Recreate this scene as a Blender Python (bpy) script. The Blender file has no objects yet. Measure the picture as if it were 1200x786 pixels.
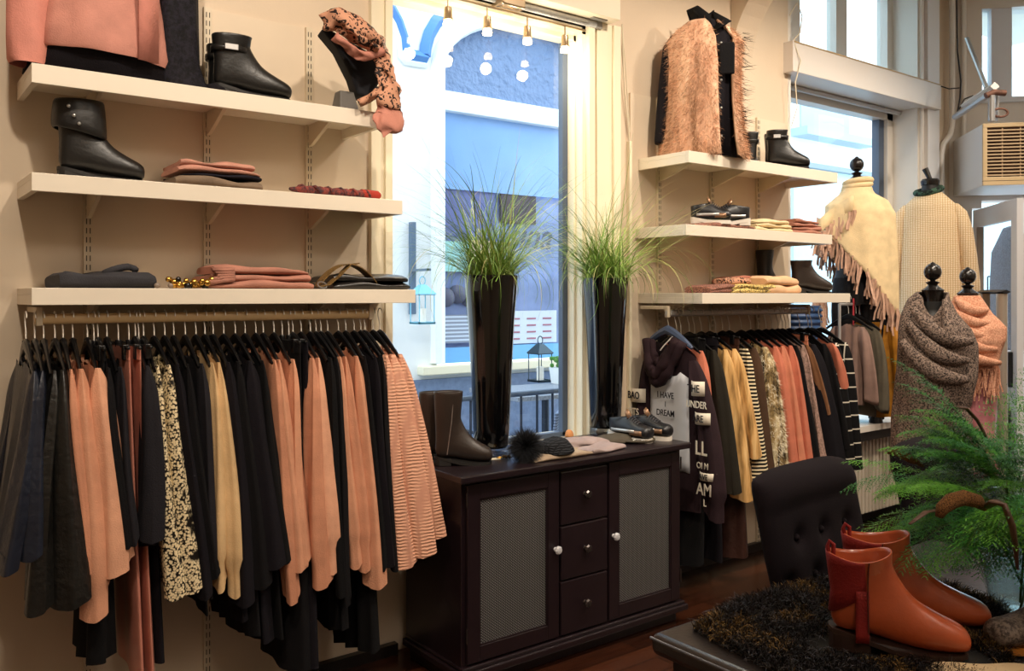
import bpy, bmesh, math, random
import numpy as np
from mathutils import Vector, Matrix, noise
C = bpy.context.scene.collection
random.seed(7); np.random.seed(7)
PI = math.pi
# ---- survey of the place: eye at (0,0,1.6), looking along FW; RT is to its right
FW = Vector((.603, .798, 0)); RT = Vector((.798, -.603, 0)); EYE = 1.6; FL = 1005.0
def dirx(px):
    u = (px-600)/FL
    return FW.x+u*RT.x, FW.y+u*RT.y
def Xat(px, y):                     # world x of a sight line where it meets plane y
    dx, dy = dirx(px); return y*dx/dy
def tat(px, y): return y/dirx(px)[1]
def Zat(py, t): return EYE-(py-346)/FL*t
def Pt(px, py, t):
    dx, dy = dirx(px); return Vector((dx*t, dy*t, Zat(py, t)))
def Py(px, py, y): return Pt(px, py, tat(px, y))
def Pz(px, py, z): return Pt(px, py, (EYE-z)*FL/(py-346))
# ---- colours and materials
def lin(c):
    if isinstance(c, str):
        c = [int(c[i:i+2], 16)/255 for i in (0, 2, 4)]
        c = [x/12.92 if x <= .04045 else ((x+.055)/1.055)**2.4 for x in c]
    return tuple(c[:3])+(1,)
MT = {}
def newmat(name):
    m = bpy.data.materials.new(name); m.use_nodes = True
    nt = m.node_tree; b = nt.nodes['Principled BSDF']; return m, nt, b
def N(nt, t, **kw):
    n = nt.nodes.new(t)
    for k, v in kw.items():
        if k.startswith('i_'):
            n.inputs[k[2:].replace('_', ' ')].default_value = v
        else: setattr(n, k, v)
    return n
def coords(nt, kind='Object', scale=(1, 1, 1), rot=(0, 0, 0)):
    tc = N(nt, 'ShaderNodeTexCoord'); mp = N(nt, 'ShaderNodeMapping')
    mp.inputs['Scale'].default_value = scale; mp.inputs['Rotation'].default_value = rot
    nt.links.new(tc.outputs[kind], mp.inputs['Vector']); return mp.outputs['Vector']
def ramp(nt, fac, stops, interp='LINEAR'):
    r = N(nt, 'ShaderNodeValToRGB'); r.color_ramp.interpolation = interp
    e = r.color_ramp.elements
    while len(e) < len(stops): e.new(.5)
    for el, (p, c) in zip(e, stops): el.position = p; el.color = lin(c)
    nt.links.new(fac, r.inputs['Fac']); return r.outputs['Color']
def bump(nt, b, h, strength=.3, dist=.01):
    bp = N(nt, 'ShaderNodeBump'); bp.inputs['Strength'].default_value = strength; bp.inputs['Distance'].default_value = dist
    nt.links.new(h, bp.inputs['Height']); nt.links.new(bp.outputs['Normal'], b.inputs['Normal'])
def plain(name, col, rough=.5, metal=0, var=.0, vs=8, bmp=0, bs=60, sheen=0, coat=0, spec=.5, rot=None, scale=(1, 1, 1)):
    if name in MT: return MT[name]
    m, nt, b = newmat(name); MT[name] = m
    b.inputs['Base Color'].default_value = lin(col); b.inputs['Roughness'].default_value = rough
    b.inputs['Metallic'].default_value = metal; b.inputs['Specular IOR Level'].default_value = spec
    if sheen: b.inputs['Sheen Weight'].default_value = sheen; b.inputs['Sheen Roughness'].default_value = .4; b.inputs['Sheen Tint'].default_value = lin(col)
    if coat: b.inputs['Coat Weight'].default_value = coat; b.inputs['Coat Roughness'].default_value = .15
    if var:
        v = coords(nt, 'Object', scale); nz = N(nt, 'ShaderNodeTexNoise'); nz.inputs['Scale'].default_value = vs; nz.inputs['Detail'].default_value = 4
        nt.links.new(v, nz.inputs['Vector'])
        l = lin(col); a = tuple(max(0, x*(1-var)) for x in l[:3]); c = tuple(min(1, x*(1+var)) for x in l[:3])
        nt.links.new(ramp(nt, nz.outputs['Fac'], [(.3, a), (.7, c)]), b.inputs['Base Color'])
    if bmp:
        v = coords(nt, 'Object', scale); n2 = N(nt, 'ShaderNodeTexNoise'); n2.inputs['Scale'].default_value = bs; n2.inputs['Detail'].default_value = 5
        nt.links.new(v, n2.inputs['Vector']); bump(nt, b, n2.outputs['Fac'], bmp)
    return m
def cloth(name, col, rough=.85, var=.12, bmp=.25, bs=220, sheen=.15):
    return plain(name, col, rough, 0, var, 14, bmp, bs, sheen, spec=.25)
def patt(name, kind, cols, scale=30, rough=.8, bmp=.3):
    """procedural printed / woven cloths"""
    if name in MT: return MT[name]
    m, nt, b = newmat(name); MT[name] = m
    b.inputs['Roughness'].default_value = rough; b.inputs['Specular IOR Level'].default_value = .25
    L = nt.links.new; v = coords(nt)
    if kind == 'leopard':
        vo = N(nt, 'ShaderNodeTexVoronoi'); vo.inputs['Scale'].default_value = scale
        nz = N(nt, 'ShaderNodeTexNoise'); nz.inputs['Scale'].default_value = scale*.8
        mx = N(nt, 'ShaderNodeMixRGB'); mx.inputs['Fac'].default_value = .25; L(v, nz.inputs['Vector']); L(v, mx.inputs['Color1']); L(nz.outputs['Color'], mx.inputs['Color2'])
        L(mx.outputs['Color'], vo.inputs['Vector'])
        L(ramp(nt, vo.outputs['Distance'], [(0, cols[2]), (.15, cols[2]), (.2, cols[1]), (.43, cols[1]), (.48, cols[0])], 'LINEAR'), b.inputs['Base Color'])
    elif kind == 'snake':
        ck = N(nt, 'ShaderNodeTexVoronoi'); ck.inputs['Scale'].default_value = scale*5; ck.feature = 'F1'
        nz = N(nt, 'ShaderNodeTexNoise'); nz.inputs['Scale'].default_value = scale*.45; nz.inputs['Detail'].default_value = 3
        L(v, ck.inputs['Vector']); L(v, nz.inputs['Vector'])
        a = ramp(nt, ck.outputs['Distance'], [(.48, cols[0]), (.66, cols[1])])
        f = ramp(nt, nz.outputs['Fac'], [(.33, (0, 0, 0)), (.40, (1, 1, 1))])
        mx = N(nt, 'ShaderNodeMixRGB'); L(f, mx.inputs['Fac']); mx.inputs['Color1'].default_value = lin(cols[1]); L(a, mx.inputs['Color2']); L(mx.outputs['Color'], b.inputs['Base Color'])
    elif kind in ('hstripe', 'grid'):
        sx = N(nt, 'ShaderNodeSeparateXYZ'); L(v, sx.inputs[0])
        def line(out, sc, w):
            mu = N(nt, 'ShaderNodeMath', operation='MULTIPLY'); mu.inputs[1].default_value = sc; L(out, mu.inputs[0])
            fr = N(nt, 'ShaderNodeMath', operation='FRACT'); L(mu.outputs[0], fr.inputs[0])
            lt = N(nt, 'ShaderNodeMath', operation='LESS_THAN'); lt.inputs[1].default_value = w; L(fr.outputs[0], lt.inputs[0]); return lt.outputs[0]
        a = line(sx.outputs['Z'], scale, .45 if kind == 'hstripe' else .09)
        if kind == 'grid':
            a2 = line(sx.outputs['Y'], scale, .09); mm = N(nt, 'ShaderNodeMath', operation='MAXIMUM'); L(a, mm.inputs[0]); L(a2, mm.inputs[1]); a = mm.outputs[0]
        L(ramp(nt, a, [(.4, cols[0]), (.6, cols[1])]), b.inputs['Base Color'])
    elif kind == 'tweed':
        nz = N(nt, 'ShaderNodeTexNoise'); nz.inputs['Scale'].default_value = scale; nz.inputs['Detail'].default_value = 6; nz.inputs['Roughness'].default_value = .8
        L(v, nz.inputs['Vector']); L(ramp(nt, nz.outputs['Fac'], [(.44, cols[0]), (.56, cols[1])]), b.inputs['Base Color']); bump(nt, b, nz.outputs['Fac'], bmp)
    elif kind == 'knit':
        w1 = N(nt, 'ShaderNodeTexWave'); w1.bands_direction = 'Z'; w1.inputs['Scale'].default_value = scale; w1.inputs['Distortion'].default_value = 3.5; w1.inputs['Detail'].default_value = 2
        w2 = N(nt, 'ShaderNodeTexWave'); w2.bands_direction = 'Y' if len(cols) < 3 else 'X'; w2.inputs['Scale'].default_value = scale*.8; w2.inputs['Distortion'].default_value = 1
        L(v, w1.inputs['Vector']); L(v, w2.inputs['Vector'])
        mu = N(nt, 'ShaderNodeMath', operation='MULTIPLY'); L(w1.outputs['Fac'], mu.inputs[0]); L(w2.outputs['Fac'], mu.inputs[1])
        L(ramp(nt, mu.outputs[0], [(0, cols[1]), (.25, cols[0])]), b.inputs['Base Color']); bump(nt, b, mu.outputs[0], bmp, .005)
    elif kind == 'brushed':
        nz = N(nt, 'ShaderNodeTexNoise'); nz.inputs['Scale'].default_value = scale; nz.inputs['Detail'].default_value = 6
        v2 = coords(nt, 'Object', (1, 1, .15)); L(v2, nz.inputs['Vector'])
        L(ramp(nt, nz.outputs['Fac'], [(.35, cols[0]), (.5, cols[1]), (.65, cols[2])]), b.inputs['Base Color']); bump(nt, b, nz.outputs['Fac'], bmp, .02)
    return m
def glassy(name, tint=(1, 1, 1), gloss=.08, rough=.0, bumpy=0, alpha=1.0):
    if name in MT: return MT[name]
    m, nt, b = newmat(name); MT[name] = m; nt.nodes.remove(b)
    out = nt.nodes['Material Output']; L = nt.links.new
    tr = N(nt, 'ShaderNodeBsdfTransparent'); tr.inputs['Color'].default_value = tuple(tint)+(1,)
    gl = N(nt, 'ShaderNodeBsdfGlossy'); gl.inputs['Roughness'].default_value = rough
    fr = N(nt, 'ShaderNodeLayerWeight'); fr.inputs['Blend'].default_value = .5
    pw = N(nt, 'ShaderNodeMath', operation='POWER'); pw.inputs[1].default_value = 4.5; L(fr.outputs['Facing'], pw.inputs[0])
    ma = N(nt, 'ShaderNodeMath', operation='MULTIPLY_ADD', use_clamp=True); ma.inputs[1].default_value = .8; ma.inputs[2].default_value = gloss; L(pw.outputs[0], ma.inputs[0])
    mx = N(nt, 'ShaderNodeMixShader'); L(ma.outputs[0], mx.inputs['Fac']); L(tr.outputs[0], mx.inputs[1]); L(gl.outputs[0], mx.inputs[2]); L(mx.outputs[0], out.inputs['Surface'])
    return m
def emit(name, col, s):
    if name in MT: return MT[name]
    m, nt, b = newmat(name); MT[name] = m
    b.inputs['Emission Color'].default_value = lin(col); b.inputs['Emission Strength'].default_value = s; b.inputs['Base Color'].default_value = lin(col); return m
# ---- mesh builder
class MB:
    def __init__(s): s.v = []; s.f = []
    def add(s, vs, fs):
        o = len(s.v); s.v += [tuple(v) for v in vs]; s.f += [tuple(i+o for i in f) for f in fs]; return s
    def box(s, x0, x1, y0, y1, z0, z1, mat=None):
        vs = [Vector((x, y, z)) for x in (x0, x1) for y in (y0, y1) for z in (z0, z1)]
        if mat: vs = [mat @ v for v in vs]
        return s.add(vs, [(0, 1, 3, 2), (4, 6, 7, 5), (0, 4, 5, 1), (2, 3, 7, 6), (0, 2, 6, 4), (1, 5, 7, 3)])
    def loft(s, rings, close=True, cap0=True, cap1=True):
        n = len(rings[0]); vs = [p for r in rings for p in r]; fs = []
        for i in range(len(rings)-1):
            for j in range(n if close else n-1):
                k = (j+1) % n; fs.append((i*n+j, i*n+k, (i+1)*n+k, (i+1)*n+j))
        if close and cap0: fs.append(tuple(range(n))[::-1])
        if close and cap1: fs.append(tuple((len(rings)-1)*n+j for j in range(n)))
        return s.add(vs, fs)
    def tube(s, pts, r, n=8, caps=True, flat=1.0):
        pts = [Vector(p) for p in pts]; rs = r if isinstance(r, (list, tuple)) else [r]*len(pts); rings = []
        up = None
        for i, p in enumerate(pts):
            d = (pts[min(i+1, len(pts)-1)]-pts[max(i-1, 0)]).normalized()
            if up is None:
                up = Vector((0, 0, 1)) if abs(d.z) < .9 else Vector((0, 1, 0))
            a = d.cross(up).normalized(); b = a.cross(d).normalized(); up = b
            rings.append([p+a*math.cos(2*PI*j/n)*rs[i]+b*math.sin(2*PI*j/n)*rs[i]*flat for j in range(n)])
        return s.loft(rings, True, caps, caps)
    def lathe(s, prof, c=(0, 0, 0), n=24, sx=1, sy=1):
        c = Vector(c); rings = [[c+Vector((r*math.cos(2*PI*j/n)*sx, r*math.sin(2*PI*j/n)*sy, z)) for j in range(n)] for r, z in prof]
        return s.loft(rings)
    def prism(s, poly, h, mat=None):            # poly in xy, extruded z 0..h then transformed
        n = len(poly); vs = [Vector((x, y, z)) for z in (0, h) for x, y in poly]
        if mat: vs = [mat @ v for v in vs]
        return s.add(vs, [tuple(range(n))[::-1], tuple(n+i for i in range(n))]+[(i, (i+1) % n, n+(i+1) % n, n+i) for i in range(n)])
    def sphere(s, c, r, n=12, m=8, sz=1):
        return s.lathe([(max(1e-4, r*math.sin(PI*i/m)), -r*sz*math.cos(PI*i/m)) for i in range(m+1)], c, n)
    def build(s, name, mat, parent=None, smooth=True, bevel=0, sub=0, solid=0, loc=None, angle=40):
        me = bpy.data.meshes.new(name); me.from_pydata(s.v, [], s.f); me.update()
        bm = bmesh.new(); bm.from_mesh(me); bmesh.ops.recalc_face_normals(bm, faces=bm.faces); bm.to_mesh(me); bm.free()
        o = bpy.data.objects.new(name, me); C.objects.link(o)
        if mat: me.materials.append(mat)
        if smooth:
            for p in me.polygons: p.use_smooth = True
            if angle < 180: me.set_sharp_from_angle(angle=math.radians(angle))
        if solid: m = o.modifiers.new('s', 'SOLIDIFY'); m.thickness = solid; m.offset = 0
        if bevel: m = o.modifiers.new('b', 'BEVEL'); m.width = bevel; m.segments = 2; m.limit_method = 'ANGLE'; m.angle_limit = math.radians(40)
        if sub: m = o.modifiers.new('u', 'SUBSURF'); m.levels = sub; m.render_levels = sub
        if parent: o.parent = parent
        if loc: o.location = loc
        return o
def tag(o, label=None, cat=None, group=None, kind=None):
    if label: o['label'] = label
    if cat: o['category'] = cat
    if group: o['group'] = group
    if kind: o['kind'] = kind
    return o
def thing(name, label, cat, loc=(0, 0, 0), rz=0, group=None):
    o = bpy.data.objects.new(name, None); C.objects.link(o); o.location = loc; o.rotation_euler = (0, 0, rz); o.empty_display_size = .05
    return tag(o, label, cat, group)
def struct(name, mb, mat, **kw):
    o = mb.build(name, mat, smooth=False, **kw); o['kind'] = 'structure'; return o
def copy_tree(o, parent=None):
    c = o.copy(); C.objects.link(c)
    if parent: c.parent = parent
    for ch in list(o.children): copy_tree(ch, c)
    return c
def text_obj(body, size, mat, parent, loc, rot, depth=.001, sx=1, name='lettering', shear=0):
    cu = bpy.data.curves.new('t', 'FONT'); cu.body = body; cu.size = size; cu.extrude = depth; cu.align_x = 'CENTER'; cu.align_y = 'CENTER'; cu.shear = shear; cu.offset = size*.012
    t = bpy.data.objects.new('t', cu); C.objects.link(t); dg = bpy.context.evaluated_depsgraph_get(); dg.update()
    me = bpy.data.meshes.new_from_object(t.evaluated_get(dg)); bpy.data.objects.remove(t)
    o = bpy.data.objects.new(name, me); C.objects.link(o); me.materials.clear(); me.materials.append(mat)
    o.parent = parent; o.location = loc; o.rotation_euler = rot; o.scale = (sx, 1, 1); return o
# ---- fur helper
def fur(pts, nrm, L, w, mats, parent, name='fur', lean=(0, 0, -.6), spread=.5, seg=3, gravity=.0, seed=1):
    rs = np.random.RandomState(seed); P = np.array(pts); Nn = np.array(nrm); n = len(P)
    D = Nn+rs.normal(0, spread, (n, 3))+np.array(lean); D /= np.linalg.norm(D, axis=1)[:, None]
    Ls = L*rs.uniform(.6, 1.2, (n, 1)); S = np.cross(D, rs.normal(0, 1, (n, 3))); S /= np.linalg.norm(S, axis=1)[:, None]
    V = np.zeros((n, seg*2+1, 3))
    for k in range(seg):
        f = k/seg; c = P+D*Ls*f+np.array((0, 0, -gravity))*Ls*f*f; V[:, 2*k] = c-S*w*(1-f*.8); V[:, 2*k+1] = c+S*w*(1-f*.8)
    V[:, -1] = P+D*Ls+np.array((0, 0, -gravity))*Ls
    base = np.arange(n)[:, None]*(2*seg+1); fs = []
    for k in range(seg-1): fs.append(base+np.array([2*k, 2*k+1, 2*k+3, 2*k+2]))
    q = np.concatenate(fs).tolist(); t = (base+np.array([2*seg-2, 2*seg-1, 2*seg])).tolist()
    me = bpy.data.meshes.new(name); me.from_pydata(V.reshape(-1, 3).tolist(), [], q+t); me.materials.append(mats[0])
    for m_ in mats[1:]: me.materials.append(m_)
    if len(mats) > 1:
        nq = n*(seg-1); idx = rs.randint(0, len(mats), n); full = np.concatenate([np.tile(idx, seg-1), idx]).astype(np.int32); me.polygons.foreach_set('material_index', full)
    o = bpy.data.objects.new(name, me); C.objects.link(o)
    if parent: o.parent = parent
    return o
def sample(mb, n, seed=1, flt=None):
    rs = random.Random(seed); fs = [f for f in mb.f if len(f) <= 4]; V = [Vector(v) for v in mb.v]; ar = []; 
    for f in fs: a = (V[f[1]]-V[f[0]]).cross(V[f[2]]-V[f[0]]).length+((V[f[2]]-V[f[0]]).cross(V[f[-1]]-V[f[0]]).length if len(f) > 3 else 0); ar.append(a)
    P, Nn = [], []
    for f in rs.choices(fs, ar, k=n):
        a, b_ = rs.random(), rs.random()
        if len(f) == 4: p = (V[f[0]]*(1-a)+V[f[1]]*a)*(1-b_)+(V[f[3]]*(1-a)+V[f[2]]*a)*b_
        else:
            if a+b_ > 1: a, b_ = 1-a, 1-b_
            p = V[f[0]]+(V[f[1]]-V[f[0]])*a+(V[f[2]]-V[f[0]])*b_
        nn = (V[f[1]]-V[f[0]]).cross(V[f[-1]]-V[f[0]])
        if nn.length < 1e-9: continue
        nn.normalize()
        if flt and not flt(p): continue
        P.append(tuple(p)); Nn.append(tuple(nn))
    return P, Nn
# ---- camera
cam = bpy.data.cameras.new('camera'); co = bpy.data.objects.new('camera', cam); C.objects.link(co)
cam.sensor_width = 36; cam.lens = FL/1200*36; cam.shift_y = (346-393)/1200; co.location = (0, 0, EYE); cam.clip_start = .05
co.rotation_euler = (PI/2, 0, -math.atan2(.603, .798)); bpy.context.scene.camera = co
vs = bpy.context.scene.view_settings; vs.view_transform = 'Standard'; vs.look = 'None'; vs.gamma = 1; vs.exposure = 0; vs.use_curve_mapping = False
# ================= ROOM =================
mwall = plain('wall_paint', 'd3c0a8', .75, var=.04, vs=2, bmp=.08, bs=90)
mwhite = plain('white_trim', 'e6dfd2', .45)
mcream = plain('cream_trim', 'eadfc4', .4)
mlam = plain('shelf_laminate', 'e3d8c6', .35, var=.02)
WY = 3.4
# floor planks
m, nt, b = newmat('wood_floor'); MT['wood_floor'] = m
v = coords(nt); br = N(nt, 'ShaderNodeTexBrick'); br.inputs['Scale'].default_value = 1; br.inputs['Brick Width'].default_value = 1.4; br.inputs['Row Height'].default_value = .11
br.inputs['Mortar Size'].default_value = .003; br.inputs['Color1'].default_value = lin('4c2816'); br.inputs['Color2'].default_value = lin('2c160e'); br.inputs['Mortar'].default_value = lin('150a06')
nt.links.new(v, br.inputs['Vector'])
v2 = coords(nt, 'Object', (2, 30, 1)); nz = N(nt, 'ShaderNodeTexNoise'); nz.inputs['Scale'].default_value = 3; nz.inputs['Detail'].default_value = 6; nt.links.new(v2, nz.inputs['Vector'])
mx = N(nt, 'ShaderNodeMixRGB', blend_type='MULTIPLY'); mx.inputs['Fac'].default_value = .7; nt.links.new(br.outputs['Color'], mx.inputs['Color1'])
nt.links.new(ramp(nt, nz.outputs['Fac'], [(.3, (.35, .3, .3)), (.7, (1, 1, 1))]), mx.inputs['Color2']); nt.links.new(mx.outputs['Color'], b.inputs['Base Color'])
b.inputs['Roughness'].default_value = .25; bump(nt, b, br.outputs['Fac'], -.3, .004)
struct('floor', MB().add([(-2, -1.5, 0), (8.6, -1.5, 0), (8.6, 1.6, 0), (7.0, 3.4, 0), (7.0, 3.55, 0), (-2, 3.55, 0)], [(0, 1, 2, 3, 4, 5)]).add([(-2, -1.5, -.1), (8.6, -1.5, -.1), (8.6, 1.6, -.1), (7.0, 3.55, -.1), (-2, 3.55, -.1)], [(4, 3, 2, 1, 0)]), MT['wood_floor'])
struct('ceiling', MB().box(-2.1, 8.8, -1.6, 3.7, 4.0, 4.1), plain('ceiling_paint', 'e2d8c8', .8))
# front wall with two openings: window 1 X 1.86-3.06, window 2 X 4.84-6.55
T = .14
w = MB()
w.box(-2.1, 1.86, WY, WY+T, 0, 4.0); w.box(3.06, 4.84, WY, WY+T, 0, 4.0); w.box(6.55, 7.0, WY, WY+T, 0, 4.0)
w.box(1.86, 3.06, WY, WY+T, 0, .80); w.box(1.86, 3.06, WY, WY+T, 3.02, 4.0); w.box(4.84, 6.55, WY, WY+T, 0, .70)
struct('wall_front', w, mwall)
struct('wall_left', MB().box(-2.1, -2.0, -1.6, 3.4, 0, 4.0), mwall)
struct('wall_back', MB().box(-2.1, 8.7, -1.6, -1.5, 0, 4.0), mwall)
struct('wall_right', MB().box(8.6, 8.7, -1.6, 1.62, 0, 4.0), mwall)
# chamfered entrance wall: along E from corner
En = Vector((.7475, .6643, 0)); Ee = Vector((.6643, -.7475, 0)); EC = Vector((7.0, 3.4, 0))
EM = Matrix(((Ee.x, En.x, 0, EC.x), (Ee.y, En.y, 0, EC.y), (0, 0, 1, 0), (0, 0, 0, 1)))   # local: x along wall, y outward
w = MB(); w.box(-.05, .17, 0, .2, 0, 4.0, EM); w.box(.17, .24, 0, .2, 2.3, 4, EM); w.box(.24, 2.42, 0, .2, 2.36, 3.17, EM); w.box(1.35, 2.42, 0, .2, 0, 2.36, EM); w.box(.24, 2.42, 0, .2, 3.9, 4, EM)
struct('wall_entrance', w, plain('entrance_paint', 'd9d0c6', .6))
struct('window_3', MB().box(.32, .47, .02, .12, 3.17, 3.9, EM).box(.24, .26, .05, .12, 3.17, 3.9, EM).box(1.2, 1.3, .02, .12, 3.17, 3.9, EM).box(.24, 2.4, -.03, .02, 3.14, 3.18, EM), plain('blue_white_frame', 'd5d6dc', .4))
mglass = glassy('window_glass', (.93, .97, 1), .05)
mg_frost = glassy('frosted_pane', (.80, .95, 1), .05, .1)
def sheet(x0, x1, y, z0, z1, M4=Matrix()): return MB().add([M4 @ Vector(p) for p in ((x0, y, z0), (x1, y, z0), (x1, y, z1), (x0, y, z1))], [(0, 1, 2, 3)])
g = struct('window_4', sheet(.24, 2.4, .08, 3.17, 3.9, EM), mg_frost)
# backing panels for shelving
struct('trim_1', MB().box(.30, 1.76, WY-.012, WY, 0.0, 2.72), plain('panel_paint', 'd6c4ac', .6, var=.02))
struct('trim_2', MB().box(3.38, 4.83, WY-.012, WY, 0.0, 2.72), MT['panel_paint'])
struct('baseboard_front', MB().box(-2, 1.9, WY-.045, WY-.012, 0, .05).box(3.1, 7.0, WY-.045, WY-.012, 0, .05), plain('dark_skirting', '1c1512', .4))
# window 1: trim, frame, glass
w = MB()
w.box(1.775, 1.80, WY-.03, WY, .86, 3.06).box(1.80, 1.84, WY-.022, WY, .86, 3.06).box(1.84, 1.875, WY-.04, WY+.12, .845, 3.06)
w.box(3.06, 3.10, WY-.03, WY, .86, 3.06).box(3.10, 3.115, WY-.012, WY, .86, 3.06).box(3.115, 3.19, WY-.03, WY, .86, 3.06).box(3.19, 3.235, WY-.018, WY, .86, 3.06).box(3.235, 3.285, WY-.035, WY, .86, 3.06)
w.box(3.035, 3.062, WY, WY+.05, .845, 3.02).box(3.02, 3.062, WY+.05, WY+.1, .845, 3.02)
struct('window_1', w, plain('warm_white_frame', 'efe4ca', .4))
struct('trim_3', MB().box(1.86, 3.06, WY-.0, WY+.05, 2.985, 3.03).box(1.86, 3.06, WY+.05, WY+.13, 2.955, 3.03), MT['warm_white_frame'])
struct('window_5', sheet(1.875, 3.04, WY+.118, .85, 2.97), mglass)
struct('trim_4', MB().box(2.985, 3.03, WY+.10, WY+.135, .85, 2.97).box(1.875, 3.03, WY+.10, WY+.135, .845, .87), plain('slate_frame', '4d5a6e', .4))
# sill of window 1 (shelf flush with the cabinet)
struct('trim_5', MB().box(1.86, 3.06, WY-.0, WY+.28, .80, .845), plain('sill_grey', 'b9b2a6', .5))  # one even grey for the whole sill
# window 2
GY = 3.66
w = MB()
w.box(4.84, 4.87, WY+.0, GY, .74, 4.0).box(6.50, 6.56, WY-.0, GY, .74, 4.0).box(6.52, 6.56, WY-.02, WY, .74, 4.0)
w.box(4.84, 6.55, GY-.06, GY+.04, 2.98, 3.06)
w.box(4.84, 4.89, GY-.05, GY+.03, .74, 4.0).box(6.42, 6.52, GY-.06, GY+.03, .74, 4.0)
for x0, x1 in ((5.12, 5.28), (5.73, 5.87)): w.box(x0, x1, GY-.05, GY+.03, 3.06, 4.0)
struct('window_2', w, plain('white_frame_b', 'ddd6cc', .4))
struct('window_6', sheet(4.86, 6.5, GY, .74, 3.0), mglass)
struct('window_7', sheet(4.86, 6.5, GY, 3.06, 4.0), mg_frost)
struct('trim_6', MB().box(6.35, 6.42, GY-.03, GY+.03, .74, 2.98), MT['slate_frame'])
struct('trim_7', MB().box(4.80, 6.56, 3.10, GY, .70, .74), plain('sill_white', 'efe8dc', .35))
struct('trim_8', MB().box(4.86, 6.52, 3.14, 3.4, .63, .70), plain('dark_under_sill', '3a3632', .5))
# pilaster right of window 2
struct('trim_9', MB().box(6.60, 6.78, WY-.03, WY, .74, 4.0), plain('cool_white_trim', 'e4e4e6', .4))
# arched rib springing from the wall
def rib(x0, x1, zs, R):
    pr = [(WY, zs)]
    for i in range(0, 13):
        a = i/12*PI/2; pr.append((WY-R+R*math.cos(a)-.0, zs+R*.95*math.sin(a)))
    poly = pr+[(pr[-1][0], 4.0), (WY, 4.0)]
    Mx = Matrix(((0, 0, 1, x0), (1, 0, 0, 0), (0, 1, 0, 0), (0, 0, 0, 1)))
    return MB().prism(poly, x1-x0, Mx)
struct('trim_10', rib(4.26, 4.46, 3.02, .62), mwall)
struct('shade_rib', rib(3.75, 3.86, 3.35, .5), mwall)  # added rib, its shape stands in for shadow curves on the wall
# outer roller box over window 1 & 2
def shutter_box(name, x0, x1, y0, y1, z0, z1, label, t):
    r = thing(name, label, 'roller shutter box', (x0, y0, z0))
    MB().box(0, x1-x0, 0, y1-y0, 0, z1-z0).build('housing', t, r, smooth=False, bevel=.004)
    MB().box(0.01, x1-x0-.01, -.004, 0, z1-z0-.012, z1-z0-.004).build('seam_strip', plain('seam_gold', 'b89a6a', .4), r, smooth=False)
    MB().box(x1-x0-.16, x1-x0-.06, (y1-y0)*.3, (y1-y0)*.3+.03, -.006, 0).build('vent_slot', plain('grey_plastic', '8a8680', .4), r, smooth=False)
    MB().tube([(0.03, (y1-y0)*.75, -.02), (x1-x0-.1, (y1-y0)*.75, -.02)], .018, 12).build('blind_tube', plain('blind_grey', 'c4c6c8', .4), r)
    MB().box(x1-x0-.1, x1-x0-.06, (y1-y0)*.62, (y1-y0)*.88, -.04, 0).build('tube_bracket', MT['grey_plastic'], r, smooth=False, bevel=.003)
    return r
shutter_box('shutter_box', 1.70, 3.2, 3.28, 3.4, 3.057, 3.5, 'long cream box over the tall window above the four small spot lamps', plain('cream_box', 'e9dcc6', .45))
shutter_box('shutter_box', 4.79, 6.72, 3.326, 3.62, 3.05, 3.25, 'white roller shutter box above the right window beside the grey pipes', plain('white_box', 'e0d8d0', .4))
# ---- shelf systems
msteel = plain('standard_paint', 'd2c2a8', .4)
mslot = plain('slot_dark', '35302a', .8)
def standard(x, z0, z1, label):
    r = thing('shelf_upright', label, 'shelf rail', (x, WY-.012, z0), group='slotted wall uprights')
    MB().box(-.015, .015, -.016, 0, 0, z1-z0).build('rail', msteel, r, smooth=False)
    s = MB(); n = int((z1-z0)/.033)
    for i in range(n):
        for sx in (-.006, .006): s.box(sx-.0015, sx+.0015, -.0172, -.0155, .01+i*.033, .03+i*.033)
    s.build('slots', mslot, r, smooth=False)
for i, (px) in enumerate((103, 243, 362)): standard(Xat(px, 3.38), .03, 2.72, ('leftmost slotted white upright behind the left shelves, near the black leather jackets', 'middle slotted white upright behind the left shelves, behind the buckled boots', 'slotted white upright nearest the tall window, behind the leopard scarf display')[i])
for i, (px) in enumerate((772, 834, 888)): standard(Xat(px, 3.38), .03, 2.72, ('slotted white upright of the right shelves nearest the grass vases', 'middle slotted white upright of the right shelves, behind the trainers', 'slotted white upright of the right shelves nearest the right window')[i])
def bracket(parent, x, y0, y1, z, m):
    Mx = Matrix(((0, 0, 1, x-.007), (1, 0, 0, 0), (0, 1, 0, 0), (0, 0, 0, 1)))
    MB().prism([(y1, z), (y0, z), (y0, z-.015), (y1-.03, z-.085), (y1, z-.09)], .014, Mx).build('bracket', m, parent, smooth=False)
def shelf(label, x0, x1, y0, zt, th, brx):
    r = thing('wall_shelf', label, 'shelf', (0, 0, 0))
    MB().box(x0, x1, y0+.02, WY-.012, zt-.022, zt).box(x0, x1, y0, y0+.02, zt-th, zt).box(x0, x0+.02, y0+.02, WY-.012, zt-th, zt-.022).box(x1-.02, x1, y0+.02, WY-.012, zt-th, zt-.022).build('board', mlam, r, smooth=False, bevel=.0015)
    for x in brx: bracket(r, x, y0+.10, WY-.03, zt-.022, msteel)
    return r
YL = 3.066
LX = [Xat(p, 3.38) for p in (103, 243, 362)]; RX = [Xat(p, 3.38) for p in (772, 834, 888)]
ZL = (2.333, 1.988, 1.624)
shelf('top white shelf left of the window, carrying the pink blouse and leopard scarf', .421, 1.66, YL, ZL[0], .062, LX)
shelf('middle white shelf left of the window, carrying the folded cuff boot', .421, 1.757, YL, ZL[1], .058, LX)
shelf('lowest white shelf left of the window, above the long clothes rail', .421, 1.818, YL, ZL[2], .055, LX)
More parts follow.
